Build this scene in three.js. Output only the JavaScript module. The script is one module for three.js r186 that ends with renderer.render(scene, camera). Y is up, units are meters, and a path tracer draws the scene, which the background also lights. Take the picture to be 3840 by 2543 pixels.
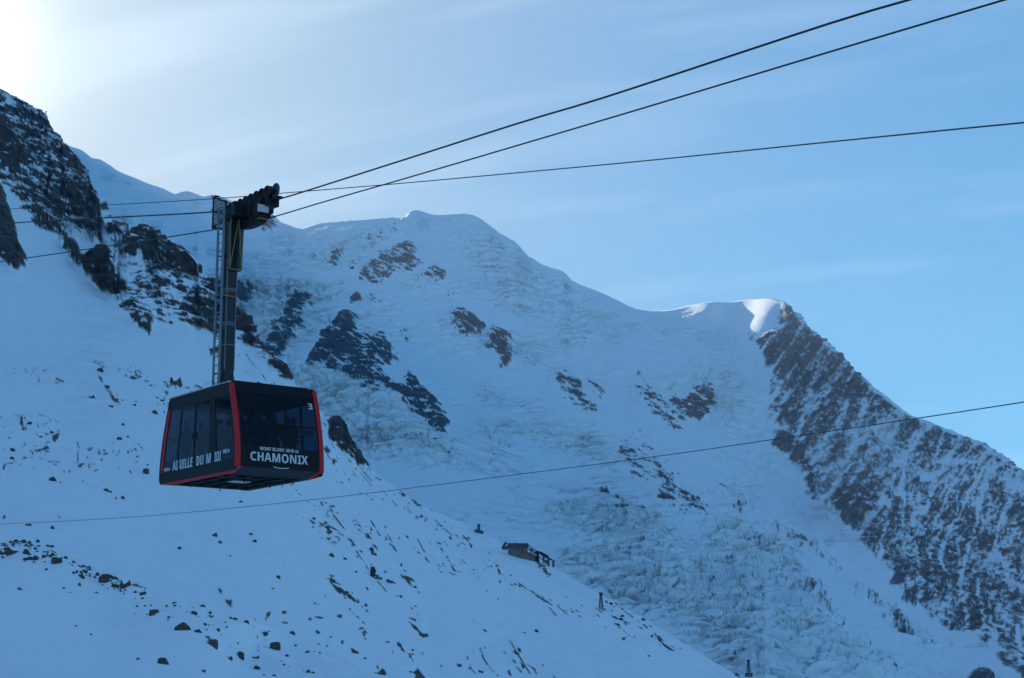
import * as THREE from 'three';
import { ImprovedNoise } from 'three/addons/math/ImprovedNoise.js';
import { mergeGeometries, mergeVertices } from 'three/addons/utils/BufferGeometryUtils.js';
import { FontLoader } from 'three/addons/loaders/FontLoader.js';
import { RoundedBoxGeometry } from 'three/addons/geometries/RoundedBoxGeometry.js';
import { MarchingCubes } from 'three/addons/objects/MarchingCubes.js';

// ---------------------------------------------------------------- camera, sky, sun, exposure
const F = 6400, CX = 1920, CY = 1271.5, PITCH = Math.atan((2527 - CY) / F);
const scene = new THREE.Scene();
const camera = new THREE.PerspectiveCamera(2 * Math.atan(CY / F) * 180 / Math.PI, 3840 / 2543, 0.5, 40000);
camera.position.set(0, 0, 0);
camera.lookAt(0, Math.sin(PITCH), -Math.cos(PITCH));
const cP = Math.cos(PITCH), sP = Math.sin(PITCH);
// a sight line of the survey: (a, b) read on the level's scale, taken out to the ground distance r
function survey(a, b, r) {
  const dx = (a - CX) / F, dy = (CY - b) / F;
  const X = dx, Y = dy * cP + sP, Z = dy * sP - cP, h = r / Math.hypot(X, Z);
  return new THREE.Vector3(X * h, Y * h, Z * h);
}
const SUN = survey(-330, 190, 1).normalize();
const noise = new ImprovedNoise();
const N3 = (x, y, z) => noise.noise(x, y, z);
const clamp = (x, a = 0, b = 1) => x < a ? a : x > b ? b : x;
const lerp = (a, b, t) => a + (b - a) * t;
const sstep = (a, b, x) => { const t = clamp((x - a) / (b - a)); return t * t * (3 - 2 * t); };
let seed = 20240117;
const rnd = () => { seed = (seed + 0x6D2B79F5) | 0; let t = Math.imul(seed ^ (seed >>> 15), 1 | seed); t = (t + Math.imul(t ^ (t >>> 7), 61 | t)) ^ t; return ((t ^ (t >>> 14)) >>> 0) / 4294967296; };

function makeSky() {
  const W = 2048, H = 1024, data = new Float32Array(W * H * 4);
  for (let j = 0; j < H; j++) for (let i = 0; i < W; i++) {
    const lon = ((i + .5) / W - .5) * 2 * Math.PI, lat = ((j + .5) / H - .5) * Math.PI;
    const x = Math.cos(lat) * Math.cos(lon), z = Math.cos(lat) * Math.sin(lon), y = Math.sin(lat);
    const el = Math.max(lat, 0) * 180 / Math.PI;
    const th = Math.acos(clamp(x * SUN.x + y * SUN.y + z * SUN.z, -1, 1)) * 180 / Math.PI;
    // clear winter air: pale towards the horizon, deep overhead
    const k = Math.exp(-Math.pow(el / 12, 2)), k2 = Math.exp(-el / 25);
    let r = .010 + .036 * k2 + .11 * k, g = .064 + .295 * k2 + .15 * k, b = .19 + .56 * k2 + .07 * k;
    // aureole of thin high cloud round the sun
    const w = .86 * Math.exp(-Math.pow(th / 16.5, 1.3)) + .10 * Math.exp(-th / 22);
    r = lerp(r, .56, w); g = lerp(g, .62, w); b = lerp(b, .62, w);
    const core = 1.5 * Math.exp(-Math.pow(th / 2.5, 1.7)) + .20 * Math.exp(-th / 4.2);
    r += core * 1.0; g += core * .95; b += core * .80;
    // cirrus streaks drawn out along one wind
    const q = 1 / (Math.abs(y) + .22), px = x * q, pz = z * q;
    const ca = .93, sa = .37, s = px * ca + pz * sa, t = -px * sa + pz * ca;
    const wob = .25 * N3(s * 1.3, t * 1.3, 4.2);
    let c = N3(s * 1.1 + wob, t * 5 + wob * 3, 1.7) * .5 + N3(s * 2.4, t * 13 + wob * 6, 8.1) * .34 + N3(s * 5, t * 34 + wob * 9, 3.3) * .22 + N3(s * 11, t * 70, 6.3) * .12;
    c = clamp(c * 2.0 + .12) * (.55 + .45 * clamp(N3(px * .9, pz * .9, 9.4) * 1.6 + .5)) * sstep(-2, 4, lat * 57.3);
    const cc = c * (.05 + .60 * Math.exp(-th / 19)); r = lerp(r, .68, cc); g = lerp(g, .79, cc); b = lerp(b, .88, cc);
    if (lat < 0) { const d = clamp(-lat * 3); r = lerp(r, .045, d); g = lerp(g, .10, d); b = lerp(b, .19, d); }
    const o = (j * W + i) * 4; data[o] = r; data[o + 1] = g; data[o + 2] = b; data[o + 3] = 1;
  }
  const t = new THREE.DataTexture(data, W, H, THREE.RGBAFormat, THREE.FloatType);
  t.mapping = THREE.EquirectangularReflectionMapping; t.magFilter = THREE.LinearFilter; t.minFilter = THREE.LinearFilter;
  t.colorSpace = THREE.LinearSRGBColorSpace; t.needsUpdate = true;
  return t;
}
scene.background = makeSky();
scene.environment = scene.background;
const sun = new THREE.DirectionalLight(new THREE.Color().setRGB(1, .92, .80), 5);
sun.castShadow = true;
sun.shadow.mapSize.set(4096, 4096);
Object.assign(sun.shadow.camera, { left: -6000, right: 6000, top: 6000, bottom: -6000, near: 10, far: 26000 });
scene.add(sun); sun.target.position.set(0, 500, -4500); sun.position.copy(SUN).multiplyScalar(12000).add(sun.target.position); scene.add(sun.target);
const renderer = new THREE.WebGLRenderer({ antialias: true });
renderer.setSize(1024, 678);
renderer.toneMapping = THREE.LinearToneMapping;
renderer.toneMappingExposure = 1.64;
renderer.shadowMap.enabled = true;
scene.fog = new THREE.FogExp2(new THREE.Color().setRGB(.58, .77, 1.0), 0.000026);

// ---------------------------------------------------------------- names and labels
const used = new Map();
function numbered(name) { const n = used.get(name) || 0; used.set(name, n + 1); return n ? `${name}_${String(n).padStart(3, '0')}` : name; }
function tag(o, label, category, group) { o.userData.label = label; o.userData.category = category; if (group) o.userData.group = group; return o; }
function shadows(o) { o.traverse(m => { if (m.isMesh) { m.castShadow = true; m.receiveShadow = true; } }); return o; }
function thing(name, label, category, group) { const g = new THREE.Group(); g.name = numbered(name); scene.add(g); return tag(g, label, category, group); }
function part(name, geo, mat, parent) { const m = new THREE.Mesh(Array.isArray(geo) ? merged(geo) : geo, mat); m.name = name; m.castShadow = m.receiveShadow = true; parent.add(m); return m; }
function merged(list) { return mergeGeometries(list.map(g => { const n = g.index ? g.toNonIndexed() : g.clone(); for (const k of Object.keys(n.attributes)) if (!['position', 'normal', 'uv'].includes(k)) n.deleteAttribute(k); if (!n.attributes.uv) n.setAttribute('uv', new THREE.BufferAttribute(new Float32Array(n.attributes.position.count * 2), 2)); return n; })); }
const std = (r, g, b, rough = .8, extra = {}) => new THREE.MeshStandardMaterial({ color: new THREE.Color().setRGB(r, g, b), roughness: rough, ...extra });
// ---------------------------------------------------------------- terrain
const ridged = (x, y, z) => 1 - 2 * Math.abs(N3(x, y, z));        // about -1 .. 1, sharp crests
const steps = t => { const f = t - Math.floor(t); return f < .8 ? f / .8 : (1 - f) / .2; };      // wall, then ledge
const fbm = (x, y, z) => N3(x, y, z) + .5 * N3(x * 2.03 + 7.1, y * 2.03, z * 2.03) + .25 * N3(x * 4.1, y * 4.1 + 3.3, z * 4.1);
function hash2(i, j) { let h = Math.imul(i, 374761393) ^ Math.imul(j, 668265263); h = Math.imul(h ^ (h >>> 13), 1274126177); return ((h ^ (h >>> 16)) >>> 0) / 4294967296; }
const cellOut = [0, 0, 0];
function cells(x, y) {                                             // nearest and second nearest cell, and the cell's own value
  const xi = Math.floor(x), yi = Math.floor(y); let f1 = 9, f2 = 9, id = 0;
  for (let j = -1; j <= 1; j++) for (let i = -1; i <= 1; i++) {
    const a = xi + i, b = yi + j, px = a + hash2(a, b), py = b + hash2(a + 91, b - 37), d = Math.hypot(px - x, py - y);
    if (d < f1) { f2 = f1; f1 = d; id = hash2(a - 5, b + 17); } else if (d < f2) f2 = d;
  }
  cellOut[0] = f1; cellOut[1] = f2; cellOut[2] = id; return cellOut;
}
function polyline(pts) { return u => { if (u <= pts[0][0]) return pts[0][1]; for (let i = 1; i < pts.length; i++) if (u <= pts[i][0]) { const [a, b] = pts[i - 1], [c, d] = pts[i]; return lerp(b, d, (u - a) / (c - a)); } return pts[pts.length - 1][1]; }; }
function rounded(pts) {                                            // monotone cubic through the points
  const n = pts.length, m = new Array(n);
  for (let i = 0; i < n; i++) { const a = pts[Math.max(0, i - 1)], b = pts[Math.min(n - 1, i + 1)]; m[i] = (b[1] - a[1]) / (b[0] - a[0]); }
  return u => {
    if (u <= pts[0][0]) return pts[0][1]; if (u >= pts[n - 1][0]) return pts[n - 1][1];
    let i = 1; while (pts[i][0] < u) i++;
    const [a, p] = pts[i - 1], [b, q] = pts[i], h = b - a, t = (u - a) / h, t2 = t * t, t3 = t2 * t;
    return (2 * t3 - 3 * t2 + 1) * p + (t3 - 2 * t2 + t) * h * m[i - 1] + (-2 * t3 + 3 * t2) * q + (t3 - t2) * h * m[i];
  };
}
function thinPlate(ctrl, smooth = 0) {                             // ctrl: [a, b, range] -> smooth range field
  const n = ctrl.length, M = n + 3, A = Array.from({ length: M }, () => new Float64Array(M + 1)), S = 1000;
  const ph = (du, dv) => { const r2 = du * du + dv * dv; return r2 < 1e-12 ? 0 : r2 * Math.log(r2); };
  for (let i = 0; i < n; i++) {
    for (let j = 0; j < n; j++) A[i][j] = ph((ctrl[i][0] - ctrl[j][0]) / S, (ctrl[i][1] - ctrl[j][1]) / S);
    A[i][i] += smooth;
    A[i][n] = A[n][i] = 1; A[i][n + 1] = A[n + 1][i] = ctrl[i][0] / S; A[i][n + 2] = A[n + 2][i] = ctrl[i][1] / S; A[i][M] = Math.log(ctrl[i][2]);
  }
  for (let c = 0; c < M; c++) {
    let p = c; for (let r = c + 1; r < M; r++) if (Math.abs(A[r][c]) > Math.abs(A[p][c])) p = r;
    [A[c], A[p]] = [A[p], A[c]];
    for (let r = 0; r < M; r++) if (r !== c) { const k = A[r][c] / A[c][c]; if (k) for (let q = c; q <= M; q++) A[r][q] -= k * A[c][q]; }
  }
  const w = A.map((row, i) => row[M] / row[i]);
  return (u, v) => { let s = w[n] + w[n + 1] * u / S + w[n + 2] * v / S; for (let i = 0; i < n; i++) s += w[i] * ph((u - ctrl[i][0]) / S, (v - ctrl[i][1]) / S); return Math.exp(s); };
}
// outlines of rock and ice, surveyed on the same scale as the sight lines
const MC = 3, MU0 = -300, MV0 = 0, MW = 1500, MH = 900;
class Cover {
  constructor() { this.g = new Float32Array(MW * MH); }
  add(x0, y0, scale, density, pts) {
    const P = pts.map(([x, y]) => [(x0 + x / scale - MU0) / MC, (y0 + y / scale - MV0) / MC]);
    let a = 1e9, b = -1e9; for (const p of P) { a = Math.min(a, p[1]); b = Math.max(b, p[1]); }
    for (let y = Math.max(0, Math.floor(a)); y <= Math.min(MH - 1, Math.ceil(b)); y++) {
      const xs = []; for (let i = 0; i < P.length; i++) { const [ax, ay] = P[i], [bx, by] = P[(i + 1) % P.length]; if ((ay <= y) !== (by <= y)) xs.push(ax + (y - ay) / (by - ay) * (bx - ax)); }
      xs.sort((p, q) => p - q);
      for (let i = 0; i + 1 < xs.length; i += 2) for (let x = Math.max(0, Math.ceil(xs[i])); x <= Math.min(MW - 1, xs[i + 1]); x++) this.g[y * MW + x] = Math.max(this.g[y * MW + x], density);
    }
    return this;
  }
  blur(rad) {
    const pass = (src, dst, n, m, sn, sm) => { for (let j = 0; j < m; j++) { let s = 0; for (let i = -rad; i < n; i++) { if (i + rad < n) s += src[(i + rad) * sn + j * sm]; if (i - rad - 1 >= 0) s -= src[(i - rad - 1) * sn + j * sm]; if (i >= 0) dst[i * sn + j * sm] = s / (2 * rad + 1); } } };
    const out = new Cover(), t = new Float32Array(MW * MH);
    pass(this.g, t, MW, MH, 1, MW); pass(t, out.g, MH, MW, MW, 1); pass(out.g, t, MW, MH, 1, MW); pass(t, out.g, MH, MW, MW, 1);
    return out;
  }
  at(u, v) {
    const x = (u - MU0) / MC, y = (v - MV0) / MC; if (!(x > 0 && y > 0 && x < MW - 1.01 && y < MH - 1.01)) return -1;
    const i = x | 0, j = y | 0, a = x - i, b = y - j, o = j * MW + i, g = this.g;
    return lerp(lerp(g[o], g[o + 1], a), lerp(g[o + MW], g[o + MW + 1], a), b);
  }
}
function columns(lo, hi, d, left, right) {
  const out = []; for (let u = lo; u <= hi; u += d) out.push(u);
  let s = d, u = lo; while (u > left) { s = Math.min(s * 1.12, u < -3000 ? 260 : 60); u -= s; out.unshift(u); }
  s = d; u = out[out.length - 1]; while (u < right) { s = Math.min(s * 1.12, 60); u += s; out.push(u); }
  return out;
}
function terrain({ name, cols, rows, top, bottom, range, back, backDrop, shape, paint, material, front }) {
  const nb = back.length, nf = front ? front.length : 0, nc = cols.length, nr = nf + rows + 1 + nb, n = nc * nr;
  const pos = new Float32Array(n * 3), nor = new Float32Array(n * 3), col = new Float32Array(n * 3), U = new Float32Array(n), V = new Float32Array(n);
  for (let i = 0; i < nc; i++) {
    const u = cols[i], vt = top(u), vb = bottom(u); let vs = 0; for (let q = -6; q <= 6; q++) vs += top(u + q * 14) / 13;
    const p0 = survey(u, vb, range(u, vb)), h0 = Math.hypot(p0.x, p0.z);
    let last;
    for (let j = 0; j < nr; j++) {
      const o = i * nr + j; let p, v;
      if (j < nf) { const [r, y, k] = front[j]; p = new THREE.Vector3(p0.x / h0 * r, y, p0.z / h0 * r); p.lerp(new THREE.Vector3(p0.x, p0.y, p0.z).multiplyScalar(r / h0), k); v = vb + 400; }
      else if (j <= nf + rows) { const t = (j - nf) / rows; v = lerp(vb, vs, t) + (vt - vs) * sstep(.72, 1, t); p = survey(u, v, range(u, v)); last = p; }
      else { const d = back[j - nf - rows - 1], h = Math.hypot(last.x, last.z); p = new THREE.Vector3(last.x * (h + d) / h, last.y - d * backDrop, last.z * (h + d) / h); v = vt; }
      pos[o * 3] = p.x; pos[o * 3 + 1] = p.y; pos[o * 3 + 2] = p.z; U[o] = u; V[o] = v;
    }
  }
  const normals = () => {
    for (let i = 0; i < nc; i++) for (let j = 0; j < nr; j++) {
      const a = (Math.max(i - 1, 0) * nr + j) * 3, b = (Math.min(i + 1, nc - 1) * nr + j) * 3, c = (i * nr + Math.max(j - 1, 0)) * 3, d = (i * nr + Math.min(j + 1, nr - 1)) * 3;
      const ax = pos[b] - pos[a], ay = pos[b + 1] - pos[a + 1], az = pos[b + 2] - pos[a + 2], bx = pos[d] - pos[c], by = pos[d + 1] - pos[c + 1], bz = pos[d + 2] - pos[c + 2];
      let x = ay * bz - az * by, y = az * bx - ax * bz, z = ax * by - ay * bx; const l = Math.hypot(x, y, z) || 1, o = (i * nr + j) * 3;
      nor[o] = x / l; nor[o + 1] = y / l; nor[o + 2] = z / l;
    }
  };
  normals();
  for (let o = 0, q = 0; o < n; o++, q += 3) {
    const [d, e] = shape(pos[q], pos[q + 1], pos[q + 2], U[o], V[o], nor[q + 1]), lx = nor[q] * .35, lz = nor[q + 2] * .35 + .65, hl = Math.hypot(lx, lz) || 1;
    pos[q] += nor[q] * d + lx / hl * e; pos[q + 1] += nor[q + 1] * d + e * .12; pos[q + 2] += nor[q + 2] * d + lz / hl * e;
  }
  normals();
  const c = [0, 0, 0];
  for (let o = 0, q = 0; o < n; o++, q += 3) { paint(c, pos[q], pos[q + 1], pos[q + 2], U[o], V[o], nor[q], nor[q + 1], nor[q + 2]); col[q] = c[0]; col[q + 1] = c[1]; col[q + 2] = c[2]; }
  const idx = new Uint32Array((nc - 1) * (nr - 1) * 6); let k = 0;
  for (let i = 0; i < nc - 1; i++) for (let j = 0; j < nr - 1; j++) { const a = i * nr + j, b = a + nr; idx[k++] = a; idx[k++] = b; idx[k++] = a + 1; idx[k++] = b; idx[k++] = b + 1; idx[k++] = a + 1; }
  const g = new THREE.BufferGeometry();
  g.setAttribute('position', new THREE.BufferAttribute(pos, 3)); g.setAttribute('normal', new THREE.BufferAttribute(nor, 3)); g.setAttribute('color', new THREE.BufferAttribute(col, 3));
  g.setIndex(new THREE.BufferAttribute(idx, 1));
  const m = new THREE.Mesh(g, material); m.name = name; m.castShadow = m.receiveShadow = true; m.userData.kind = 'structure'; scene.add(m);
  // the ground under a sight line
  const stand = (u, v) => {
    let i = 0; while (i < nc - 1 && cols[i] < u) i++;
    const vt = top(cols[i]), vb = bottom(cols[i]), j = nf + Math.round(clamp((v - vb) / (vt - vb)) * rows), q = (i * nr + j) * 3;
    return { p: new THREE.Vector3(pos[q], pos[q + 1], pos[q + 2]), n: new THREE.Vector3(nor[q], nor[q + 1], nor[q + 2]) };
  };
  console.log(name, nc, 'x', nr, idx.length / 3 | 0, 'triangles');
  return { mesh: m, stand };
}
const groundMaterial = new THREE.MeshStandardMaterial({ color: 0xffffff, vertexColors: true, roughness: .92, metalness: 0 });

// ---- skylines
const nearTop = polyline([[-17000, -5200], [-6000, -2600], [-4000, -1700], [-2600, -1000], [-1500, -520], [-800, -190], [-400, 60], [-150, 230], [0, 348], [40, 368], [60, 362], [85, 392], [108, 400], [125, 425], [140, 412], [150, 440], [165, 428], [172, 470], [190, 490], [200, 500], [214, 505], [224, 540], [245, 550], [290, 605], [320, 640], [345, 705], [352, 735], [380, 758], [392, 800], [413, 855], [425, 872], [440, 870], [447, 833], [456, 832], [466, 868], [484, 897], [495, 900], [503, 884], [530, 872], [540, 858], [560, 858], [575, 868], [590, 893], [600, 912], [620, 928], [645, 925], [680, 930], [705, 952], [726, 975], [735, 1005], [742, 1030], [775, 1035], [800, 1062], [850, 1150], [893, 1178], [905, 1190], [930, 1240], [955, 1290], [985, 1320], [1010, 1352], [1040, 1372], [1060, 1395], [1080, 1408], [1092, 1440], [1140, 1480], [1200, 1556], [1240, 1600], [1260, 1620], [1300, 1668], [1340, 1700], [1380, 1738], [1387, 1755], [1480, 1830], [1600, 1905], [1780, 1980], [1900, 2045], [2060, 2120], [2200, 2200], [2400, 2312], [2560, 2410], [2700, 2495], [2800, 2560], [3000, 2660], [3300, 2800]]);
const farTop = rounded([[-6000, -1500], [-3000, -600], [-1500, -230], [-800, -60], [-400, 60], [-150, 200], [0, 365], [100, 450], [200, 515], [262, 548], [305, 563], [345, 592], [372, 597], [410, 618], [440, 640], [500, 665], [560, 690], [610, 706], [655, 727], [680, 720], [705, 717], [735, 727], [765, 737], [800, 730], [850, 745], [930, 790], [985, 806], [1000, 812], [1012, 800], [1030, 826], [1075, 842], [1130, 858], [1180, 842], [1260, 832], [1330, 826], [1440, 818], [1520, 813], [1545, 796], [1562, 790], [1590, 796], [1625, 805], [1690, 803], [1745, 801], [1790, 815], [1830, 840], [1880, 880], [1930, 907], [1980, 960], [2050, 1000], [2110, 1018], [2150, 1055], [2250, 1095], [2370, 1152], [2420, 1163], [2480, 1166], [2530, 1160], [2590, 1145], [2660, 1133], [2730, 1134], [2790, 1125], [2850, 1119], [2890, 1118], [2915, 1126], [2935, 1135], [2960, 1175], [3000, 1225], [3050, 1270], [3100, 1310], [3170, 1375], [3230, 1430], [3300, 1480], [3380, 1545], [3445, 1580], [3520, 1610], [3560, 1612], [3600, 1640], [3680, 1672], [3740, 1728], [3840, 1775], [4000, 1850], [4600, 2080], [6000, 2350]]);
const nearRange = thinPlate([
  [-17000, -5200, 3200], [-17000, 2600, 800], [-8000, -500, 1500], [-6000, -2600, 3000], [-2600, -1000, 2500], [-800, -190, 2150], [0, 348, 1950], [250, 560, 1950], [390, 800, 1880], [456, 832, 1800], [550, 860, 1720], [730, 1000, 1640], [900, 1190, 1590], [1060, 1395, 1500], [1380, 1750, 1390], [1800, 1990, 1300], [2080, 2130, 1220], [2430, 2330, 1080], [2800, 2560, 920],
  [0, 900, 1500], [-800, 900, 1550], [150, 1150, 1340], [480, 1250, 1330], [0, 1380, 1130], [400, 1390, 1160], [650, 1440, 1180], [800, 1350, 1380], [330, 1620, 940], [0, 1620, 900], [970, 1780, 960], [0, 1950, 690], [640, 2100, 690], [1300, 2100, 850], [1600, 2100, 1020], [1300, 2430, 620], [1950, 2430, 800], [800, 2543, 480], [0, 2300, 520], [2400, 2700, 620], [-2600, 1400, 1300], [-2600, 2500, 600], [3300, 2800, 600],
], 1e-4);
const farRange = thinPlate([
  [-3000, -600, 9500], [-400, 60, 9300], [0, 365, 9000], [262, 548, 8900], [700, 717, 8700], [1005, 805, 8500], [1130, 858, 8100], [1330, 826, 7700], [1560, 792, 7450], [1745, 801, 7350], [2110, 1018, 7250], [2430, 1163, 7200], [2660, 1135, 7180], [2590, 1146, 7330], [2600, 1182, 7090], [2480, 1195, 7120], [2710, 1232, 7060], [2885, 1118, 6995], [2820, 1128, 7200], [2870, 1165, 6790], [2800, 1180, 7000], [2840, 1195, 6750], [2760, 1215, 6968], [2735, 1140, 7260], [2650, 1190, 7060], [2915, 1130, 6880], [2932, 1180, 6730], [2790, 1245, 6760], [2700, 1275, 6880], [3230, 1430, 6350], [3445, 1580, 5950], [3680, 1672, 5600], [3840, 1775, 5350], [4600, 2080, 4600], [6000, 2350, 4000],
  [2920, 1300, 6560], [2920, 1540, 6250], [3020, 1800, 5850], [3060, 1900, 5600],
  [1620, 1005, 6950], [1540, 1135, 6650], [1780, 1300, 6350], [2100, 1460, 6150], [2430, 1330, 6650], [2600, 1540, 6150], [2760, 1350, 6700], [2430, 1700, 5700], [2760, 1830, 5480], [2100, 1830, 5300], [1620, 1620, 5600], [1300, 1300, 6250], [1135, 1135, 6800], [810, 970, 7450], [490, 730, 8350], [1380, 1780, 5200], [900, 1500, 6000],
  [1780, 1865, 4950], [2100, 2030, 4500], [2430, 2190, 4100], [2760, 2350, 3700], [2600, 2543, 3150], [3240, 2430, 3500], [3240, 1865, 5350], [3400, 2100, 4750], [3650, 2350, 4200], [3730, 2543, 3450], [3840, 2100, 4750], [3000, 2100, 4600], [4600, 2600, 3300], [2000, 2700, 2500], [-400, 1500, 7000], [6000, 2700, 2800],
], 1e-4);

// ---- where rock shows
const farRock = new Cover(), ice = new Cover();
for (const [d, pts] of [
  [.8, [[130, 265], [128, 235], [150, 200], [175, 165], [190, 180], [207, 190], [232, 245], [200, 252], [180, 262]]],
  [.8, [[985, 190], [1010, 150], [1040, 150], [1050, 175], [1000, 197]]], [.5, [[820, 335], [870, 280], [960, 195], [985, 195], [900, 275], [840, 330]]],
  [.7, [[523, 462], [540, 420], [600, 385], [636, 388], [605, 430]]], [.55, [[628, 518], [650, 480], [700, 440], [712, 452], [670, 502]]], [.45, [[745, 370], [770, 325], [790, 330], [765, 372]]],
  [.62, [[688, 532], [720, 490], [800, 430], [860, 390], [908, 380], [950, 340], [1010, 325], [1028, 390], [1022, 440], [1090, 450], [1010, 495], [960, 490], [900, 525], [850, 552], [770, 572], [750, 540]]],
  [.6, [[1058, 545], [1110, 470], [1170, 460], [1212, 490], [1232, 530], [1180, 582], [1150, 560], [1090, 545]]],
  [.72, [[-20, 620], [0, 600], [60, 588], [100, 620], [50, 690], [0, 770], [-20, 760]]],
  [.75, [[138, 965], [200, 850], [260, 740], [300, 670], [350, 635], [402, 660], [412, 700], [372, 760], [382, 830], [332, 880], [280, 940], [272, 977], [190, 977]]],
  [.8, [[638, 705], [660, 640], [710, 622], [728, 650], [680, 692]]], [.7, [[748, 645], [790, 626], [822, 688], [780, 660]]],
  [.92, [[375, 1058], [450, 960], [480, 890], [550, 790], [605, 732], [682, 758], [692, 820], [692, 872], [700, 960], [600, 1000], [540, 1010], [430, 1062]]],
  [.74, [[692, 872], [740, 848], [790, 880], [830, 825], [872, 868], [892, 940], [916, 1000], [872, 1052], [840, 1080], [850, 1122], [902, 1150], [946, 1172], [920, 1212], [860, 1202], [800, 1207], [760, 1202], [690, 1152], [620, 1122], [560, 1092], [500, 1076], [540, 1010], [620, 990]]],
  [.8, [[918, 1222], [960, 1160], [1000, 1086], [1032, 1130], [1072, 1200], [1132, 1240], [1172, 1310], [1224, 1380], [1212, 1440], [1192, 1472], [1140, 1432], [1080, 1372], [1050, 1332], [990, 1322], [958, 1272]]],
  [.82, [[1233, 792], [1250, 740], [1290, 717], [1342, 750], [1400, 790], [1452, 820], [1412, 852], [1330, 858], [1280, 820]]],
  [.78, [[1438, 922], [1470, 840], [1500, 818], [1552, 850], [1592, 900], [1614, 970], [1602, 1012], [1530, 1037], [1510, 980], [1490, 932]]],
  [.6, [[1218, 650], [1228, 628], [1244, 640], [1236, 658]]], [.6, [[1230, 720], [1234, 700], [1246, 712]]],
  [.3, [[840, 752], [900, 775], [960, 815], [1025, 880], [980, 860], [900, 800]]],
]) farRock.add(900, 700, 1.568, d, pts);
for (const [d, pts] of [
  [.6, [[120, 552], [150, 500], [200, 518], [270, 590], [300, 650], [362, 720], [442, 777], [400, 772], [300, 752], [240, 700], [180, 672]]], [.5, [[308, 592], [340, 578], [424, 684], [350, 642]]],
  [.5, [[588, 560], [610, 543], [660, 600], [720, 670], [762, 690], [802, 760], [872, 810], [892, 850], [882, 877], [800, 852], [720, 800], [650, 740], [618, 660]]],
  [.8, [[778, 692], [820, 678], [860, 720], [930, 660], [1000, 618], [1042, 640], [1048, 730], [1012, 792], [960, 822], [900, 832], [850, 770]]],
  [.3, [[540, 900], [640, 850], [702, 900], [682, 962], [700, 1010], [640, 1020], [560, 932]]],
  [.58, [[478, 962], [550, 948], [580, 1010], [642, 1050], [720, 1110], [782, 1160], [832, 1220], [902, 1280], [982, 1340], [1040, 1402], [900, 1382], [800, 1352], [740, 1292], [680, 1232], [580, 1142], [538, 1062]]],
  [.32, [[560, 1010], [700, 1000], [790, 1080], [930, 1270], [830, 1220], [640, 1060]]],
  [.7, [[383, 1242], [420, 1198], [452, 1220], [432, 1262]]], [.7, [[478, 1242], [530, 1298], [543, 1342], [490, 1332]]], [.7, [[588, 1332], [640, 1318], [684, 1362], [610, 1352]]], [.6, [[255, 1150], [302, 1168], [290, 1185], [262, 1178]]], [.6, [[265, 1210], [310, 1215], [310, 1235], [275, 1228]]],
  [.62, [[1268, 312], [1330, 350], [1400, 300], [1465, 270], [1475, 580], [1390, 532], [1365, 452], [1335, 392]]],
  [.72, [[1388, 802], [1440, 688], [1502, 728], [1502, 762], [1430, 852]]], [.3, [[1380, 800], [1400, 560], [1470, 570], [1470, 700]]],
  [.86, [[1386, 962], [1420, 880], [1492, 900], [1562, 1000], [1602, 1100], [1642, 1200], [1664, 1322], [1620, 1262], [1560, 1132], [1480, 1042], [1408, 982]]],
  [.68, [[1448, 232], [1463, 128], [1502, 190], [1602, 310], [1880, 570], [1880, 760], [1750, 700], [1600, 640], [1500, 590], [1470, 560], [1450, 400]]],
  [.56, [[1470, 560], [1600, 640], [1880, 760], [1880, 880], [1700, 905], [1560, 955], [1500, 900], [1440, 822], [1398, 792], [1398, 730], [1440, 650]]],
  [.35, [[1280, 1440], [1390, 1425], [1440, 1470], [1560, 1485], [1640, 1568], [1500, 1568], [1380, 1500]]],
  [.25, [[940, 1240], [1090, 1215], [1180, 1260], [960, 1270]]], [.25, [[1100, 1330], [1180, 1290], [1220, 1370], [1180, 1390]]],
]) farRock.add(2000, 1050, 1.568, d, pts);
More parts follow.
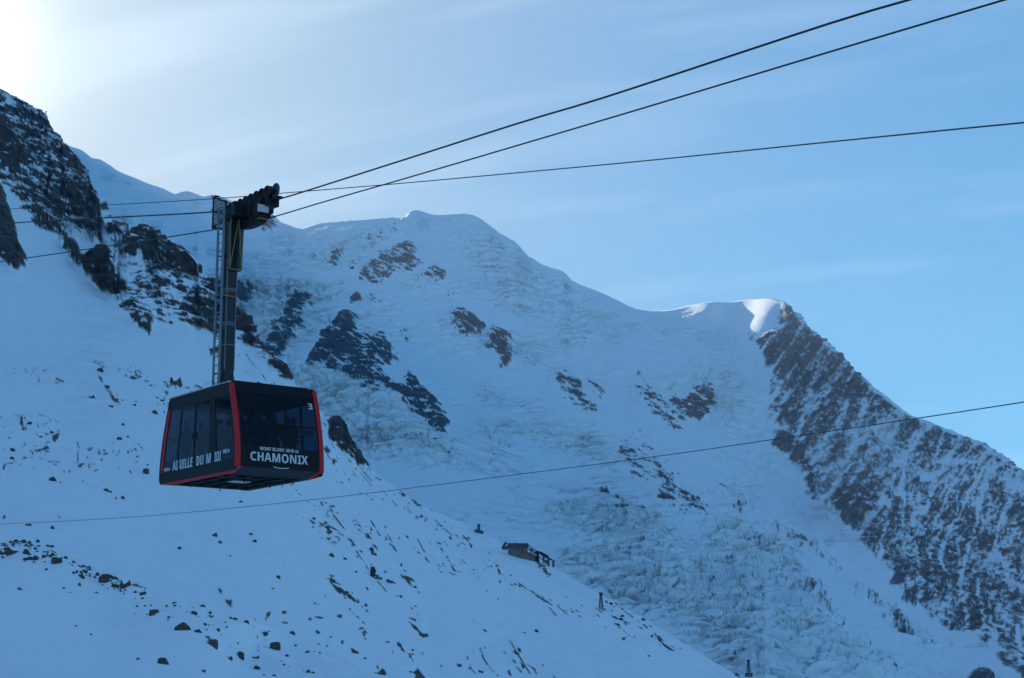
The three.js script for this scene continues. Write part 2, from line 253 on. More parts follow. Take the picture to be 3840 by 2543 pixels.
for (const [d, pts] of [
  [.42, [[300, 180], [310, 90], [480, 268], [790, 545], [1260, 762], [1285, 1330], [1130, 1400], [1040, 1385], [860, 1275], [640, 1075], [520, 905], [400, 850], [340, 640], [298, 470]]],
  [.70, [[296, 185], [308, 86], [362, 168], [482, 268], [602, 388], [702, 478], [790, 545], [760, 575], [690, 520], [560, 430], [440, 400], [330, 430]]],
  [.58, [[330, 430], [440, 400], [560, 430], [690, 520], [720, 575], [600, 605], [500, 602], [380, 602], [345, 520]]],
  [.46, [[298, 470], [400, 600], [560, 640], [740, 780], [700, 822], [520, 790], [420, 842], [340, 642]]],
  [.58, [[640, 440], [790, 540], [920, 588], [1080, 648], [1260, 762], [1275, 810], [1100, 742], [960, 692], [850, 602], [750, 582]]],
  [.56, [[748, 602], [800, 578], [870, 640], [932, 690], [982, 750], [900, 792], [850, 762], [800, 722], [758, 662]]], [.48, [[820, 780], [900, 800], [1000, 900], [960, 920], [870, 850]]],
  [.88, [[522, 842], [600, 808], [632, 830], [680, 870], [660, 930], [600, 1002], [560, 962], [518, 902]]],
  [.6, [[640, 850], [700, 850], [760, 880], [820, 932], [902, 960], [962, 1030], [1052, 1110], [1162, 1170], [1255, 1180], [1202, 1242], [1100, 1312], [1052, 1374], [1000, 1374], [930, 1342], [880, 1312], [850, 1272], [780, 1242], [740, 1192], [680, 1122], [640, 1072], [600, 1022], [660, 960]]],
  [.75, [[770, 1150], [860, 1090], [890, 1180], [880, 1260], [800, 1220]]], [.75, [[960, 1290], [1060, 1230], [1100, 1290], [1030, 1372], [975, 1350]]],
  [.62, [[848, 832], [960, 868], [1062, 950], [1182, 1040], [1280, 1102], [1202, 1172], [1080, 1082], [980, 1002], [900, 922]]],
  [.58, [[1078, 762], [1275, 850], [1275, 1002], [1180, 942], [1130, 872]]], [.5, [[1060, 1040], [1275, 1130], [1275, 1330], [1180, 1330], [1130, 1400], [1070, 1480], [1060, 1400], [1180, 1280]]],
  [.36, [[170, 970], [260, 958], [350, 1010], [440, 1068], [540, 1130], [650, 1200], [780, 1310], [860, 1400], [952, 1492], [900, 1452], [800, 1372], [700, 1292], [560, 1192], [430, 1112], [330, 1062], [200, 1002]]],
  [.62, [[320, 1030], [400, 1020], [460, 1080], [400, 1075]]], [.55, [[680, 1240], [760, 1270], [830, 1360], [800, 1380], [740, 1310]]],
  [.4, [[370, 1192], [440, 1178], [500, 1240], [552, 1352], [500, 1322], [420, 1232]]], [.7, [[638, 1442], [700, 1458], [765, 1522], [700, 1492]]], [.4, [[590, 1390], [660, 1400], [640, 1440]]],
  [.92, [[1015, 1575], [1060, 1512], [1100, 1520], [1135, 1575]]], [.55, [[1090, 1382], [1240, 1342], [1275, 1480], [1275, 1580], [1150, 1502]]],
]) farRock.add(2640, 1050, 1.05, d, pts);
// broken ice of the glacier falls
for (const [x0, y0, s, d, pts] of [
  [900, 700, 1.568, .8, [[-300, 520], [150, 520], [420, 560], [560, 620], [500, 760], [420, 880], [340, 960], [130, 980], [60, 800], [-100, 700]]],
  [900, 700, 1.568, .9, [[260, 1060], [480, 1080], [700, 1180], [900, 1240], [1000, 1380], [1200, 1500], [1350, 1600], [1100, 1640], [700, 1600], [480, 1500], [430, 1250], [280, 1150]]],
  [900, 700, 1.568, .45, [[280, 360], [560, 300], [900, 200], [1000, 260], [860, 350], [560, 470], [300, 480]]], [900, 700, 1.568, .7, [[880, 530], [1060, 500], [1180, 580], [1050, 640], [890, 580]]],
  [900, 700, 1.568, .45, [[1250, 200], [1500, 280], [1882, 520], [1950, 760], [1700, 800], [1400, 560], [1230, 360]]], [900, 700, 1.568, .4, [[1080, 900], [1400, 920], [1420, 980], [1180, 1030]]],
  [2000, 1050, 1.568, .4, [[-150, -50], [100, 60], [440, 260], [420, 400], [200, 420], [-50, 200]]], [2000, 1050, 1.568, .45, [[660, 230], [900, 220], [1180, 330], [1240, 440], [1000, 430], [700, 380]]],
  [2000, 1050, 1.568, .85, [[600, 540], [760, 570], [880, 560], [980, 490], [1150, 500], [1250, 680], [1200, 880], [1060, 830], [1040, 640], [930, 650], [850, 700], [720, 660]]],
  [2000, 1050, 1.568, .6, [[320, 580], [460, 620], [440, 720], [380, 660]]], [2000, 1050, 1.568, .5, [[540, 600], [620, 560], [640, 760], [560, 740]]],
  [2000, 1050, 1.568, .75, [[-400, 880], [0, 840], [250, 860], [440, 930], [520, 1060], [300, 1060], [100, 960], [-300, 980]]], [2000, 1050, 1.568, .6, [[1180, 1130], [1360, 1140], [1390, 1220], [1240, 1290], [930, 1290], [950, 1230]]],
  [2000, 1050, 1.568, .7, [[1100, 1300], [1220, 1300], [1230, 1400], [1110, 1410]]], [2000, 1850, 2.262, .95, [[60, 100], [480, 130], [1000, 170], [1250, 300], [1200, 460], [1000, 480], [760, 520], [560, 520], [420, 300], [100, 260]]],
  [2000, 1850, 2.262, 1, [[150, 470], [520, 520], [900, 420], [1300, 560], [1500, 300], [1700, 260], [2036, 480], [2036, 1700], [1800, 1700], [1600, 1400], [1300, 1200], [1000, 1050], [700, 900], [480, 780], [250, 640]]],
  [2640, 1050, 1.05, .9, [[60, 980], [200, 1010], [330, 1080], [400, 1200], [480, 1340], [600, 1420], [760, 1580], [60, 1580], [-100, 1300]]], [2640, 1050, 1.05, .4, [[480, 920], [620, 1060], [720, 1160], [640, 1150], [500, 1010]]],
]) ice.add(x0, y0, s, d, pts);
const farRockSoft = farRock.blur(2), farRockWide = farRock.blur(10), iceSoft = ice.blur(11);

const nearRock = new Cover();
for (const [d, pts] of [
  [.60, [[-60, 20], [0, 60], [60, 90], [130, 135], [235, 180], [262, 250], [312, 305], [352, 348], [402, 408], [452, 468], [487, 560], [502, 610], [542, 648], [562, 720], [594, 792], [572, 850], [562, 888], [520, 872], [450, 852], [400, 830], [340, 880], [290, 850], [230, 830], [170, 800], [130, 740], [60, 640], [-60, 520]]],
  [.8, [[-60, 200], [0, 190], [60, 300], [110, 420], [90, 560], [0, 470], [-60, 460]]], [.76, [[255, 640], [400, 560], [500, 610], [545, 650], [590, 790], [560, 880], [520, 860], [440, 760], [300, 770]]],
  [.85, [[330, 872], [400, 870], [440, 960], [480, 960], [528, 925], [592, 935], [620, 980], [642, 1060], [694, 1110], [650, 1172], [560, 1112], [470, 1042], [345, 922]]],
  [.44, [[600, 860], [700, 890], [800, 1000], [900, 900], [1060, 1030], [1160, 1080], [1290, 1240], [1366, 1414], [1240, 1400], [1100, 1360], [950, 1330], [820, 1300], [700, 1180], [640, 1060]]],
  [.62, [[628, 1212], [700, 1178], [762, 1230], [826, 1290], [802, 1364], [740, 1322], [660, 1262]]], [.5, [[600, 940], [680, 1000], [720, 1150], [660, 1120]]],
  [.8, [[588, 842], [600, 790], [630, 790], [640, 762], [655, 758], [682, 850], [640, 850]]],
  [.8, [[686, 882], [720, 840], [770, 800], [800, 796], [842, 830], [864, 890], [860, 920], [770, 930], [740, 980], [690, 940]]],
  [.7, [[770, 930], [862, 880], [922, 890], [962, 895], [1012, 940], [1052, 1000], [1064, 1030], [1000, 1062], [960, 1080], [985, 1152], [960, 1155], [910, 1060], [890, 1010], [880, 1060], [840, 1090], [800, 1040]]],
  [.6, [[748, 1085], [830, 1090], [900, 1090], [930, 1150], [880, 1190], [942, 1225], [900, 1234], [860, 1180], [780, 1140]]],
  [.72, [[945, 1255], [1000, 1170], [1070, 1095], [1160, 1078], [1200, 1100], [1200, 1240], [1150, 1400], [1080, 1354], [1000, 1354], [958, 1312]]],
  [.86, [[1240, 1190], [1268, 1250], [1310, 1300], [1366, 1414], [1300, 1390], [1240, 1330]]],
  [.5, [[1240, 1380], [1400, 1420], [1530, 1575], [1440, 1575], [1300, 1440]]], [.78, [[1360, 1400], [1420, 1440], [1530, 1575], [1490, 1575], [1400, 1480]]],
  [.8, [[1090, 1470], [1140, 1465], [1200, 1480], [1190, 1520], [1110, 1500]]], [.7, [[890, 1305], [905, 1298], [914, 1322], [895, 1322]]],
  [.88, [[-60, 560], [0, 600], [40, 700], [70, 780], [102, 880], [138, 960], [132, 1012], [95, 1042], [0, 962], [-60, 900]]],
]) nearRock.add(0, 300, 1.4258, d, pts);
for (const [d, pts] of [
  [.75, [[1310, 110], [1370, 150], [1372, 185], [1300, 180], [1240, 110]]], [.82, [[1515, 335], [1560, 370], [1610, 430], [1700, 530], [1766, 595], [1690, 565], [1600, 502], [1530, 432]]],
  [.34, [[395, 70], [470, 75], [540, 98], [640, 110], [720, 170], [800, 250], [780, 260], [700, 200], [600, 150], [480, 110]]],
  [.26, [[30, 140], [110, 120], [190, 130], [330, 190], [270, 195], [130, 165]]], [.22, [[440, 130], [520, 200], [580, 260], [560, 300], [480, 220]]], [.3, [[620, 100], [760, 170], [860, 200], [960, 200], [900, 220], [800, 215]]], [.75, [[800, 168], [840, 172], [858, 196], [830, 200]]],
  [.26, [[80, 320], [200, 330], [290, 350], [270, 440], [160, 430], [90, 370]]], [.2, [[0, 420], [160, 480], [380, 660], [540, 800], [500, 790], [300, 640], [100, 500], [0, 470]]], [.18, [[0, 520], [120, 600], [140, 640], [0, 600]]],
  [.15, [[200, 380], [420, 520], [560, 720], [500, 700], [340, 560]]], [.24, [[1220, 660], [1340, 650], [1440, 740], [1540, 720], [1640, 820], [1560, 830], [1300, 720]]], [.2, [[1340, 780], [1460, 860], [1620, 960], [1766, 1080], [1700, 1060], [1500, 930], [1360, 830]]],
  [.16, [[1480, 740], [1600, 800], [1766, 980], [1766, 1020], [1560, 840]]],
]) nearRock.add(0, 1300, 1.2614, d, pts);
for (const [d, pts] of [
  [.3, [[0, 260], [160, 380], [170, 420], [60, 350], [0, 310]]], [.3, [[0, 400], [120, 440], [240, 560], [220, 580], [80, 480], [0, 450]]], [.3, [[0, 480], [150, 590], [280, 680], [390, 740], [330, 730], [180, 650], [0, 540]]], [.3, [[360, 400], [420, 430], [510, 540], [450, 500]]],
  [.3, [[320, 570], [400, 610], [500, 710], [420, 670]]], [.2, [[550, 590], [660, 660], [760, 740], [640, 680]]], [.42, [[320, 800], [400, 840], [480, 920], [600, 1010], [680, 1130], [740, 1200], [660, 1140], [560, 1010], [440, 900], [350, 850]]], [.3, [[490, 1020], [600, 1080], [700, 1170], [680, 1160], [560, 1090]]],
  [.24, [[740, 1200], [860, 1310], [1080, 1420], [1060, 1426], [900, 1350], [780, 1270]]], [.3, [[510, 240], [640, 330], [780, 400], [960, 480], [900, 460], [700, 370], [560, 290]]], [.34, [[690, 380], [780, 440], [940, 550], [880, 550], [800, 470]]], [.2, [[960, 540], [1060, 610], [1140, 720], [1060, 640]]],
  [.62, [[1370, 695], [1400, 700], [1456, 760], [1430, 755]]], [.4, [[1190, 800], [1300, 850], [1480, 930], [1640, 990], [1780, 1060], [1930, 1120], [1900, 1130], [1700, 1040], [1460, 950], [1250, 850]]], [.2, [[980, 860], [1050, 900], [1140, 1010], [1080, 980]]],
  [.2, [[1520, 870], [1640, 930], [1700, 960], [1660, 960]]], [.26, [[1900, 1000], [1960, 1060], [2160, 1160], [2340, 1250], [2300, 1250], [2100, 1160]]], [.3, [[2060, 1150], [2160, 1180], [2340, 1245], [2280, 1250], [2160, 1200]]],
  [.28, [[900, 1040], [980, 1090], [1090, 1210], [1040, 1180], [940, 1090]]], [.34, [[1180, 1190], [1260, 1230], [1300, 1300], [1230, 1340], [1200, 1250]]], [.3, [[1010, 1190], [1060, 1230], [1180, 1380], [1100, 1340]]],
]) nearRock.add(1200, 1700, 1.691, d, pts);
const nearRockSoft = nearRock.blur(1), nearRockWide = nearRock.blur(7);

// off the surveyed field the same kinds of ground go on
const farRockAt = (u, v, c, x, y, z) => { const m = c.at(u, v); if (m >= 0 && u < 3835 && u > -250) return m; return clamp(fbm(x / 500, y / 500, z / 500) * .9 + .1, 0, .7); };
const nearRockAt = (u, v, c, x, y, z) => { const m = c.at(u, v); if (m >= 0 && u > -40) return m; return sstep(900, 500, v) * clamp(fbm(x / 160, y / 160, z / 160) * 1.1 + .45, 0, .85); };

const far = terrain({
  name: 'mountain_massif', cols: columns(-60, 3900, 3.6, -6000, 6000), rows: 470,
  top: farTop, bottom: u => clamp(nearTop(u) + 170, farTop(u) + 200, 2760), range: farRange,
  back: [25, 60, 120, 220, 400, 700, 1200, 2000], backDrop: .55, material: groundMaterial,
  shape: (x, y, z, u, v, ny) => {
    const m = farRockAt(u, v, farRockWide, x, y, z), k = farRockAt(u, v, farRockSoft, x, y, z), g = Math.max(0, iceSoft.at(u, v));
    const crest = sstep(0, 45, v - farTop(u));
    let d = fbm(x / 900, y / 700, z / 900) * 26 * crest + fbm(x / 190, y / 120, z / 190) * 10 * (.4 + .6 * crest) + fbm(x / 60, y / 34, z / 60) * 4.6 + N3(x / 20, y / 12, z / 20) * .9;
    // strata rise to the right on the bare aiguille, ribs fall with the slope elsewhere
    const t = u > 2750 ? .9 : -.25, a = x * Math.cos(t) + y * Math.sin(t), b = -x * Math.sin(t) + y * Math.cos(t);
    const hard = k * .7 + m * .3;
    let lev = m * 30 + hard * (40 * ridged(a / 380, b / 150, z / 260) + 22 * ridged(a / 130, b / 55, z / 110 + 3) + 17 * ridged(a / 52, b / 24, z / 46 + 9) + 9 * ridged(a / 22, b / 11, z / 20) + 4 * ridged(a / 10, b / 6, z / 9));
    const calm = sstep(2660, 2700, u) * sstep(2925, 2895, u) * sstep(1260, 1235, v); d *= 1 - .85 * calm; lev *= 1 - .6 * calm;
    const open = (1 - calm) * (1 - hard) * crest * sstep(-.25, .5, fbm(x / 420, y / 300, z / 420));
    d -= open * 13 * sstep(.80, .97, ridged((x + N3(x / 60, y / 60, z / 60) * 40) / 150, y / 24 + N3(x / 90, y / 90, z / 90) * .9, z / 70)) ;
    d += open * 5 * ridged(x / 70, y / 26, z / 60 + 2);
    lev += steps(y / 40 + N3(x / 170, y / 220, z / 220) * 2.2 + N3(x / 48, y / 60, z / 60) * .5) * 46 * (Math.min(g, .9) * .95 + open * .42) * (1 - hard) * crest;
    lev += hard * steps(b / 34 + N3(a / 120, b / 160, z / 160) * 1.6 + N3(a / 30, b / 40, z / 40) * .45) * 22;
    if (g > .02) {
      const wx = N3(x / 120, y / 120, z / 120) * 60, wy = N3(x / 120 + 9, y / 120, z / 120) * 60, near = u > 1900 && v > 1850 ? .8 : 1;
      let c = cells((x + wx) / (85 * near), (y * 1.5 - z * .6 + wy) / (70 * near)); let e = (c[2] * 17 + 8 * (1 - c[0] * c[0])) * near - 20 * near * (1 - sstep(0, .26, c[1] - c[0]));
      c = cells((x + wy) / (30 * near), (y * 1.5 - z * .6 + wx) / (26 * near)); e += (c[2] * 4.5 + 3 * (1 - c[0])) * near - 4 * near * (1 - sstep(0, .3, c[1] - c[0]));
      e += ridged(x / 60, y / 30, z / 60) * 4 + N3(x / 9, y / 9, z / 9) * 1.2;
      d += g * e * .6 * (1 - hard); lev += g * e * .8 * (1 - hard);
    }
    return [d * (.35 + .65 * crest), lev];
  },
  paint: (c, x, y, z, u, v, nx, ny, nz) => {
    const t = u > 2750 ? .9 : -.7, a = x * Math.cos(t) + y * Math.sin(t), b = -x * Math.sin(t) + y * Math.cos(t);
    const wv = N3(x / 70, y / 70, z / 70) * 14 + N3(x / 22, y / 22, z / 90) * 9, wu = N3(x / 70 + 5, y / 70, z / 70 + 3) * 14 + N3(x / 22 + 9, y / 22, z / 90) * 9;
    const k = farRockAt(u + wu, v + wv, farRockSoft, x, y, z), g = Math.max(0, iceSoft.at(u, v));
    const n1 = u > 2780 ? .5 * N3(a / 90, b / 15, z / 260) + .9 * N3(a / 36, b / 6.5, z / 140) + .9 * N3(a / 16, b / 4.2, z / 70) : N3(a / 60, b / 18, z / 260) + .9 * N3(a / 24, b / 8, z / 120) + .9 * N3(a / 11, b / 5, z / 60), gully = ridged(a / 300, b / 70, z / 200 + 5);
    const band = u > 2780 ? .17 : 0, rock = sstep(.40 - band, .56 + band, k * .92 + (k > .02 ? (.64 - ny) * .42 + n1 * .42 + .06 + (u > 2780 ? .11 - .36 * sstep(.55, .92, ridged(a / 520, b / (v > 1750 ? 40 : 56), z / 500)) + .2 * N3(a / 200, b / 60, z / 300) : .03 - .3 * sstep(.62, .92, ridged(a / 150, b / 44, z / 300))) - gully * .06 : 0));
    const s = 1 + .02 * N3(x / 40, y / 40, z / 40), dirty = clamp(g * 1.3) * sstep(.0, .6, fbm(x / 90, y / 60, z / 90) + .3);
    const warm = N3(x / 200, y / 200, z / 200) * .5 + .5, tone = .85 + .6 * N3(a / 40, b / 12, z / 90) + .4 * N3(x / 14, y / 11, z / 50) + .5 * N3(x / 6, y / 5, z / 30);
    const sr = lerp(.88 * s, .86, dirty), sg = lerp(.90 * s, .90, dirty), sb = lerp(.92 * s, .88, dirty);
    c[0] = lerp(sr, .044 * tone + .004 * warm, rock); c[1] = lerp(sg, .056 * tone + .003 * warm, rock); c[2] = lerp(sb, .072 * tone, rock);
  },
});
const near = terrain({
  name: 'snow_slope', cols: columns(-40, 2900, 3.4, -17000, 3300), rows: 520,
  top: nearTop, bottom: u => Math.max(2640, nearTop(u) + 120), range: nearRange,
  back: [8, 20, 45, 90, 180, 360], backDrop: .75, material: groundMaterial,
  shape: (x, y, z, u, v, ny) => {
    const m = nearRockAt(u, v, nearRockWide, x, y, z), k = nearRockAt(u, v, nearRockSoft, x, y, z);
    const crest = sstep(0, 30, v - nearTop(u)), hard = sstep(.1, .8, k * .25 + m * .8);
    let d = fbm(x / 260, y / 200, z / 260) * 9 * crest + fbm(x / 60, y / 50, z / 60) * 2.8 * crest + fbm(x / 16, y / 14, z / 16) * 1.0 + .7 * crest * ridged((x * .78 + y * .62) / 16, (x * .62 - y * .78) / 240, z / 120);
    let lev = m * 8 + hard * (11 * ridged(x / 95, y / 70, z / 95) + 5 * ridged(x / 38, y / 30, z / 38 + 4) + 3.2 * ridged(x / 16, y / 13, z / 16 + 8) + 2.2 * ridged(x / 7, y / 6, z / 7) + 1.1 * ridged(x / 3.4, y / 3, z / 3.4));
    lev += hard * steps(y / 11 + N3(x / 40, y / 50, z / 50) * 1.8 + N3(x / 11, y / 14, z / 14) * .5) * 7;
    const f = x * .62 - y * .78;                                   // scree lies in lines down the fall of the slope
    if (k > .05 && k < .5) d += k * 2.2 * Math.max(0, N3(x / 3.2, y / 3.2, z / 3.2) + N3((x + y) / 4, f / 20, z / 9));
    return [d * (.4 + .6 * crest), lev];
  },
  paint: (c, x, y, z, u, v, nx, ny, nz) => {
    const wv = N3(x / 16, y / 16, z / 90) * 12, wu = N3(x / 16 + 5, y / 16, z / 90 + 3) * 12;
    let k = nearRockAt(u + wu, v + wv, nearRockSoft, x, y, z); if (v > 1350) k = Math.max(k, .17 * sstep(.05, .5, fbm(x / 90, y / 60, z / 200)));
    const f = x * .62 - y * .78, e = x * .78 + y * .62;
    const fine = N3(x / 8, y / 6, z / 60) + .9 * N3(x / 4, y / 3.2, z / 30) + .6 * N3(x / 2, y / 1.8, z / 15);
    let rock;
    if (k < .45 && k > .04 && v > 1350) {
      const wob = N3(f / 60, e / 30, z / 200) * 6, line = 1 - Math.abs(N3((e + wob) / 9, f / 120, z / 300)) / .05, gap = N3(e / 3, f / 7, z / 60) + .4 * N3(e / 1.3, f / 2, z / 20);
      const spot = N3(e / 1.5, f / 3.4, z / 30) + .5 * N3(x / 4.5, y / 4.5, z / 50);
      rock = Math.max(sstep(.0, .5, line + k * .8 - .15) * sstep(.22 - k, .34 - k, gap), sstep(.62 - k * .9, .74 - k * .9, spot));
    }
    else rock = sstep(.42, .54, k * .9 + (k > .02 ? (.56 - ny) * .4 + fine * .32 + .22 * N3(x / 22, y / 16, z / 80) + .06 : 0));
    const s = 1 + .02 * N3(x / 12, y / 12, z / 12), rust = clamp(N3(x / 60, y / 60, z / 60) * 1.5 + .35), tone = .85 + .5 * N3(x / 8, y / 14, z / 8) + .3 * N3(x / 2.2, y / 2.2, z / 2.2);
    c[0] = lerp(.88 * s, (.052 + .022 * rust) * tone, rock); c[1] = lerp(.90 * s, (.048 + .006 * rust) * tone, rock); c[2] = lerp(.92 * s, .046 * tone, rock);
  },
});
const moraineTop = rounded([[-17000, 400], [-6000, 1300], [-1500, 1750], [-600, 1900], [-200, 1980], [0, 2008], [158, 2040], [262, 2094], [444, 2164], [634, 2227], [793, 2275], [951, 2330], [1110, 2386], [1268, 2457], [1400, 2540], [1700, 2660], [2300, 2800], [4000, 2950], [6000, 3000]]);
const moraineRange = thinPlate([[-17000, 400, 800], [-17000, 2700, 220], [-6000, 1300, 700], [-600, 1900, 430], [0, 2008, 400], [444, 2164, 372], [951, 2330, 340], [1400, 2540, 300], [2300, 2800, 240], [6000, 3000, 190], [-600, 2400, 270], [0, 2125, 388], [444, 2270, 360], [951, 2425, 331], [0, 2240, 340], [444, 2380, 312], [951, 2520, 296], [0, 2543, 235], [700, 2543, 245], [0, 2720, 170], [1400, 2720, 190], [-6000, 2600, 200]], 1e-4);
const moraine = terrain({
  name: 'moraine', cols: columns(-40, 1760, 5, -17000, 6000), rows: 150, top: moraineTop, bottom: u => Math.max(2720, moraineTop(u) + 120), range: moraineRange,
  front: [[6, -15, 0], [30, -14.5, 0], [60, -14, .15], [95, -13, .4], [130, -12, .75]], back: [2, 5, 10, 20, 40, 80, 160], backDrop: .34, material: groundMaterial,
  shape: (x, y, z, u, v) => {
    const crest = sstep(0, 20, v - moraineTop(u)), dv = v - moraineTop(u), band = sstep(8, 40, dv) * sstep(170, 80, dv);
    return [(fbm(x / 70, y / 70, z / 70) * 2.4 * sstep(0, 90, dv) + fbm(x / 18, y / 18, z / 18) * .9 + band * ridged(x / 9, y / 30, z / 40) * 1.2 + N3(x / 4, y / 4, z / 4) * .16 + (sstep(14, 0, dv) * .5)) * (.3 + .7 * crest), 0];
  },
  paint: (c, x, y, z, u, v) => { const s = 1 + .02 * N3(x / 9, y / 9, z / 9) + .012 * N3(x / 1.5, y / 1.5, z / 1.5); c[0] = .88 * s; c[1] = .90 * s; c[2] = .92 * s; },
});

// the sunny side of the valley behind the camera: snow above, forest below
{
  const nu = 150, nv = 46, pos = [], col = [], idx = [];
  for (let i = 0; i <= nu; i++) for (let j = 0; j <= nv; j++) {
    const a = lerp(-82, 82, i / nu) * Math.PI / 180, t = j / nv, r = lerp(1500, 6200, t), x = Math.sin(a) * r, z = Math.cos(a) * r;
    const ridge = 330 + 260 * N3(x / 1400, 3, z / 1400) + 120 * N3(x / 420, 9, z / 420), y = (t < .93 ? lerp(-1150, ridge, Math.pow(t / .93, 1.5)) : ridge - (t - .93) * 6000) + (90 * ridged(x / 700, 0, z / 700) + 40 * fbm(x / 180, 0, z / 180)) * sstep(.1, .5, t);
    pos.push(x, y, z); const s = sstep(-230, 120, y + 160 * N3(x / 150, 5, z / 150)), k = s * sstep(-.55, -.1, N3(x / 120, 7, z / 120));
    col.push(lerp(.035 + .04 * s, .88, k), lerp(.045 + .03 * s, .90, k), lerp(.03 + .04 * s, .92, k));
  }
  for (let i = 0; i < nu; i++) for (let j = 0; j < nv; j++) { const p = i * (nv + 1) + j, q = p + nv + 1; idx.push(p, p + 1, q, q, p + 1, q + 1); }
  const g = new THREE.BufferGeometry(); g.setAttribute('position', new THREE.Float32BufferAttribute(pos, 3)); g.setAttribute('color', new THREE.Float32BufferAttribute(col, 3)); g.setIndex(idx); g.computeVertexNormals();
  const m = new THREE.Mesh(g, groundMaterial); m.name = 'valley_side'; m.userData.kind = 'structure'; m.castShadow = m.receiveShadow = true; scene.add(m);
}
// ---------------------------------------------------------------- ropes
const ropeMat = std(.010, .011, .013, .6);
function rope(name, dia, pts, label, group) {
  const c = new THREE.CatmullRomCurve3(pts.map(p => survey(...p)), false, 'centripetal');
  const t = new THREE.TubeGeometry(c, 260, dia / 2, 8, false), m = new THREE.Mesh(t, ropeMat);
  m.name = numbered(name); scene.add(shadows(m)); return tag(m, label, 'cable', group);
}
rope('track_rope', .052, [[4700, -420, 26], [4000, -180, 28.5], [3407, 0, 31.5], [3200, 60, 32.6], [2220, 380, 39.3], [2000, 445, 41.2], [1500, 604, 46.5], [1148, 716, 51.4], [1053, 745, 52.8], [914, 782, 54.6], [794, 795, 57], [372, 818, 67], [0, 838.5, 80], [-500, 868, 108], [-1400, 905, 300]], 'thick upper track rope over the carriage wheels');
rope('track_rope', .042, [[4700, -270, 26], [4200, -128, 28], [3765, 0, 29.8], [3200, 168, 32.5], [2400, 409, 37.8], [2000, 528, 41.3], [1500, 675, 46.5], [1211, 758, 50.2], [1000, 821, 53.4], [914, 843, 54.4], [800, 862, 56.4], [486, 911, 63], [0, 982, 76], [-500, 1052, 98], [-1400, 1140, 250]], 'thinner track rope passing under the carriage beside the yellow shoe');
rope('haul_rope', .027, [[4700, 385, 22], [3840, 460, 26.4], [3233, 520, 30.6], [2400, 605, 37.5], [2016, 641, 41.5], [1500, 688, 47.5], [1040, 726, 53.4], [914, 737, 55], [790, 746, 57], [338, 772, 68], [0, 785, 80], [-500, 808, 106], [-1400, 840, 300]], 'thin haul rope leaving the big end wheel of the carriage');
rope('haul_rope', .027, [[4700, 1370, 30], [3840, 1508, 40], [3440, 1569, 45], [2854, 1655, 53], [2548, 1700, 58], [2000, 1772, 68], [1200, 1871, 86], [600, 1931, 104], [253, 1954, 118], [0, 1965.5, 130], [-500, 1985, 165], [-1400, 2010, 300]], 'lone return rope strung below the cable car across the snow slope');

// ---------------------------------------------------------------- the cable car
const car = thing('cable_car', 'black and red cable car cabin on a tall grey hanger arm', 'cable car');
car.position.set(-8.59, 5.93, -53.6); car.rotation.y = 36.5 * Math.PI / 180;
const TW = 3.0, HW = TW / 2, HT = 2.76;
const bulge = rounded([[0, 0], [.2, .33], [.37, .56], [.55, .77], [.73, .92], [.88, .99], [1, 1]]);
const half = y => 2.07 + .58 * bulge(clamp(1 - (y - .17) / (HT - .17)));      // half length of the cabin at height y
const paint_ = {
  black: new THREE.MeshPhysicalMaterial({ color: new THREE.Color().setRGB(.010, .011, .014), roughness: .5, specularIntensity: .35 }),
  panel: new THREE.MeshPhysicalMaterial({ color: new THREE.Color().setRGB(.016, .019, .024), roughness: .55, specularIntensity: .4 }),
  red: new THREE.MeshPhysicalMaterial({ color: new THREE.Color().setRGB(.64, .006, .008), roughness: .6, clearcoat: 0, clearcoatRoughness: .2 }),
  steel: std(.030, .038, .046, .6, { metalness: .2 }), seam: std(.20, .23, .25, .7), alu: std(.20, .22, .24, .5, { metalness: .4 }),
  yellow: std(.30, .19, .085, .65), amber: std(.20, .11, .015, .6), rust: std(.055, .035, .026, .85), grease: std(.016, .015, .016, .7, { metalness: .3 }), white: std(.66, .66, .62, .6), wheel: std(.05, .10, .15, .5, { metalness: .4 }),
  under: std(.02, .022, .026, .75), inside: std(.05, .055, .06, .8), hatch: std(.55, .60, .62, .5), letter: std(.72, .74, .76, .55), roofEdge: std(.62, .58, .50, .3, { metalness: .85 }),
};
const glass = new THREE.MeshPhysicalMaterial({ color: new THREE.Color().setRGB(.40, .45, .53), roughness: .04, transmission: 1, thickness: 0, ior: 1.3, side: THREE.DoubleSide });
const box = (x0, x1, y0, y1, z0, z1) => { const g = new THREE.BoxGeometry(x1 - x0, y1 - y0, z1 - z0); g.translate((x0 + x1) / 2, (y0 + y1) / 2, (z0 + z1) / 2); return g; };
function bar(a, b, w, d = w) { const A = new THREE.Vector3(...a), B = new THREE.Vector3(...b), g = new THREE.BoxGeometry(w, d, A.distanceTo(B)); const m = new THREE.Matrix4().lookAt(A, B, Math.abs(A.clone().sub(B).normalize().y) > .95 ? new THREE.Vector3(1, 0, 0) : new THREE.Vector3(0, 1, 0)); m.setPosition(A.clone().add(B).multiplyScalar(.5)); return g.applyMatrix4(m); }
function tube(a, b, r, seg = 10) { const A = new THREE.Vector3(...a), B = new THREE.Vector3(...b), g = new THREE.CylinderGeometry(r, r, A.distanceTo(B), seg); g.applyQuaternion(new THREE.Quaternion().setFromUnitVectors(new THREE.Vector3(0, 1, 0), B.clone().sub(A).normalize())); return g.translate((A.x + B.x) / 2, (A.y + B.y) / 2, (A.z + B.z) / 2); }
